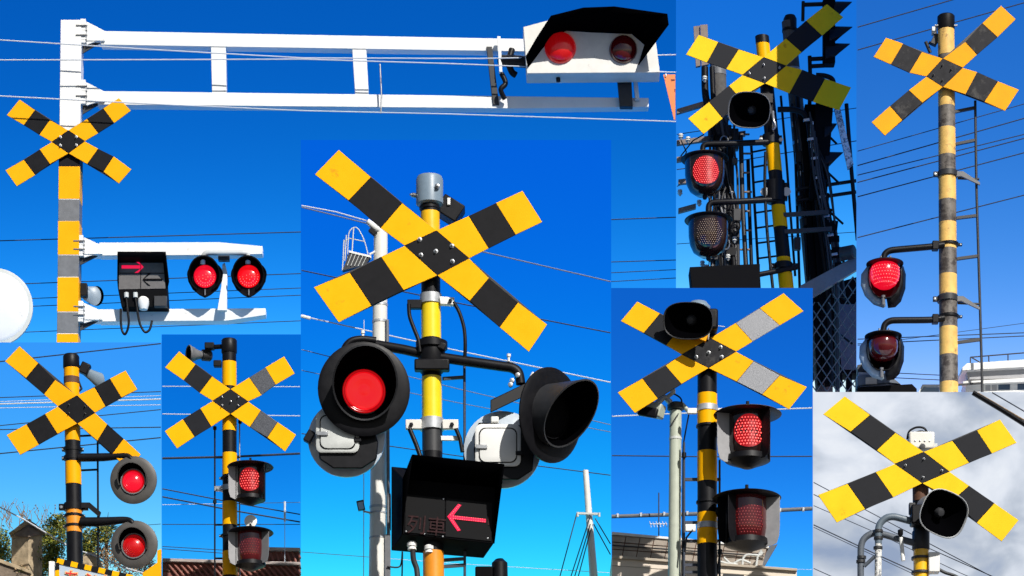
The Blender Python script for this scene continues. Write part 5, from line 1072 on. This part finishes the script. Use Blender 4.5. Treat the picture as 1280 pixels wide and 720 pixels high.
an.tube('mast', [(823.5, 616, 0), (823.5, 671, 0)], .8, 'wire_dark'); an.tube('mast', [(823.5, 671, 0), (823.5, ground_py(YT + 1) - 1, 0)], .8, 'wire_dark')
an.tube('boom', [(812, 655, 2), (834, 655, 2)], .8, 'wire_pale')
for k in range(6): an.tube('element', [(812 + k * 4, 651.5 + (k % 2), 3), (814 + k * 4, 659, 3)], .45, 'wire_pale')
wires(YT + 1.2, 'thin dark overhead wire behind the brimmed lamps and camera pole', 'dark wires behind the camera pole', [([(765, 569.5), (890, 571), (1015, 570.5)], .8, 'wire_dark'), ([(765, 706), (1015, 712)], .3, 'wire_pale')])
wires(YT + 1.2, 'thin pale wire passing under the camera and yellow cross tips', 'pale wire behind the camera pole', [([(765, 520.5), (890, 515), (1015, 510)], .9, 'wire_pale'), ([(890, 406), (906, 408.5)], .6, 'wire_pale')])
wp = Th('cable_bundle', 'thick wrapped cable bundle with clips running behind the banded pole', 'cable', 890, YT + 1.1)
wp.tube('cable', [(764.6, 645.5, 0), (890, 641.5, 0), (1015.4, 635.5, 0)], 2.2, 'mid_grey'); wp.tube('cable', [(764.6, 646.8, 1.4), (890, 643, 1.4), (1015.4, 637, 1.4)], 1.2, 'wire_dark')
for i in range(9): wp.box('clip', 772 + i * 29, 645 - i * 1.0 - .2, 2, 3, 5, 5, 'galvanised')

# ================================================================== LOWER RIGHT: cross and horn against cloud
T = Th('crossing_signal', 'yellow black cross with silver rimmed black horn and two bent grey pipes under clouds', 'crossing signal', 1151, YT)
pole(T, 1150.5, 575, 1151.5, 720, 20, 19, [(590, 627, 'rust_brown', .3), (688, 740, 'yellow_pole', .2)], 'black_paint', d=-14)
crossbuck(T, (1016, 488), 3.103, [(318, 285), (430, 238), (530, 315), (425, 360)], dict(
    UL=[(40, 92), (124, 22), (147, 160), (222, 95), (248, 232), (321, 164)],
    UR=[(726, 112), (791, 203), (636, 155), (695, 245), (541, 195), (606, 280)],
    LR=[(799, 503), (733, 586), (705, 437), (635, 513), (606, 370), (545, 425)],
    LL=[(20, 405), (93, 513), (135, 362), (203, 460), (244, 317), (312, 415)]), d=4, ym='yellow_bright', bm_='black_soft',
    bolts=[(430, 266), (500, 311), (359, 291), (427, 337)], bolt_r=1.1)
horn(T, 1180, 642, 30, 64, 54, 20, 20, 16, depth=36, rimm='galvanised', out='mid_grey', sq=2.8)
T.box('horn_bracket', 1150, 645, 0, 24, 22, 24, 'black_paint', bevel=2); T.box('horn_bracket', 1140, 636, 2, 8, 8, 14, 'dark_grey', bevel=1)
tb = T.box('top_unit', 1151, 553, -16, 32, 22, 22, 'white_dirty', bevel=2.5); T.tube('carry_handle', [(1134, 549, -12), (1136, 540, -12), (1143, 535, -12), (1150, 534, -12), (1156, 536, -12), (1160, 543, -12)], 1.3, 'black_paint', tb)
T.part('top_dome', MB().lathe(T.M(1151, 543, -14), [(9, -2), (8, 2), (4, 4), (0, 4.6)], 20, axis='z'), 'dark_grey', tb); T.part('port', MB().lathe(T.M(1153, 558, -4.8), [(3.6, -1), (3.6, 1), (0, 1.4)], 14), 'dark_grey', tb)
for x in (1144, 1150, 1156, 1162): T.part('bolt', MB().lathe(T.M(x, 551, -4.8), [(1, 0), (1, .8), (0, 1)], 8), 'steel', tb)
T.box('top_flange', 1166, 560, -16, 10, 14, 8, 'off_white', bevel=1)
T.tube('bent_pipe', [(1144, 653, -4), (1128, 648.5, -4), (1117, 646, -4), (1108, 647.5, -4), (1100.5, 654, -4), (1098, 662, -4), (1098, 680, -4)], 4.4, 'pipe_blue', n=14); T.tube('bent_pipe', [(1098, 679, -4), (1097, 760, -4), (1097, ground_py(YT) - 1, -4)], 4.3, 'white_flaking', n=14)
T.tube('bent_pipe', [(1144, 679, -12), (1120, 672.5, -12), (1104, 668, -12), (1093, 666.5, -12), (1084, 670, -12), (1078, 677, -12), (1076, 688, -12), (1076, 760, -12), (1076, ground_py(YT) - 1, -12)], 4.2, 'slate', n=14)
for (x, y) in ((1098, 664), (1098, 673), (1097.5, 685), (1077, 697), (1076, 702)): T.part('pipe_ring', MB().lathe(T.M(x, y, -4 if x > 1090 else -12), [(4.8, -1.6), (5.8, -1.6), (5.8, 1.6), (4.8, 1.6)], 16, axis='z'), 'dark_grey')
T.tube('pipe_brace', [(1080, 708, -10), (1094, 695, -6)], 2.4, 'slate')
T.tube('reflector_stick', [(1126, 672, 0), (1129, 701, 0)], 2.6, 'white_paint'); T.part('stick_knob', MB().lathe(T.M(1125.5, 665, 0), [(0, 4), (3.4, 2.4), (3.4, -3), (1.5, -6)], 12, axis='z'), 'black_paint')
T.box('white_box', 1167, 704, -8, 14, 14, 25, 'white_paint', bevel=1.2); T.tube('cable', [(1174, 712, -4), (1182, 716, -4), (1194, 720, -4), (1210, 730, -4)], 2, 'dark_grey')
for y in (698, 716): T.part('pole_ring', MB().lathe(T.M(1151, y, -14), [(10, -1.4), (12, -1.4), (12, 1.4), (10, 1.4)], 22, axis='z'), 'dark_grey')
T.part('pole_sleeve', MB().lathe(T.M(1151, 676, -14), [(10.2, -12), (11, -11), (11, 11), (10.2, 12)], 22, axis='z'), 'dark_grey')
wires(YT + 1.2, 'thin dark wire crossing the cloudy sky behind the bent pipes', 'wires across the cloudy sky', [
    ([(1017, 603), (1140, 668), (1280, 742)], .6, 'wire_dark'), ([(1017, 618), (1140, 676), (1280, 738)], .6, 'wire_dark'), ([(1017, 632), (1100, 668), (1200, 716), (1280, 750)], .5, 'wire_dark'), ([(1017, 656), (1100, 695), (1160, 722), (1200, 742)], .8, 'wire_dark'), ([(1017, 659), (1100, 698), (1160, 726)], .5, 'wire_dark'), ([(1017, 710.5), (1045, 723)], .6, 'wire_dark')])
wires(YT + .6, 'thick black trunk cable crossing the clouds past the cross tip', 'thick cables across the cloudy sky', [([(1216, 490.8), (1250, 511), (1280, 530), (1340, 566)], 3.2, 'black_paint'), ([(1240, 490.6), (1280, 514), (1340, 548)], .8, 'wire_dark'), ([(1222, 491), (1280, 525), (1340, 560)], .9, 'dry_twig')])
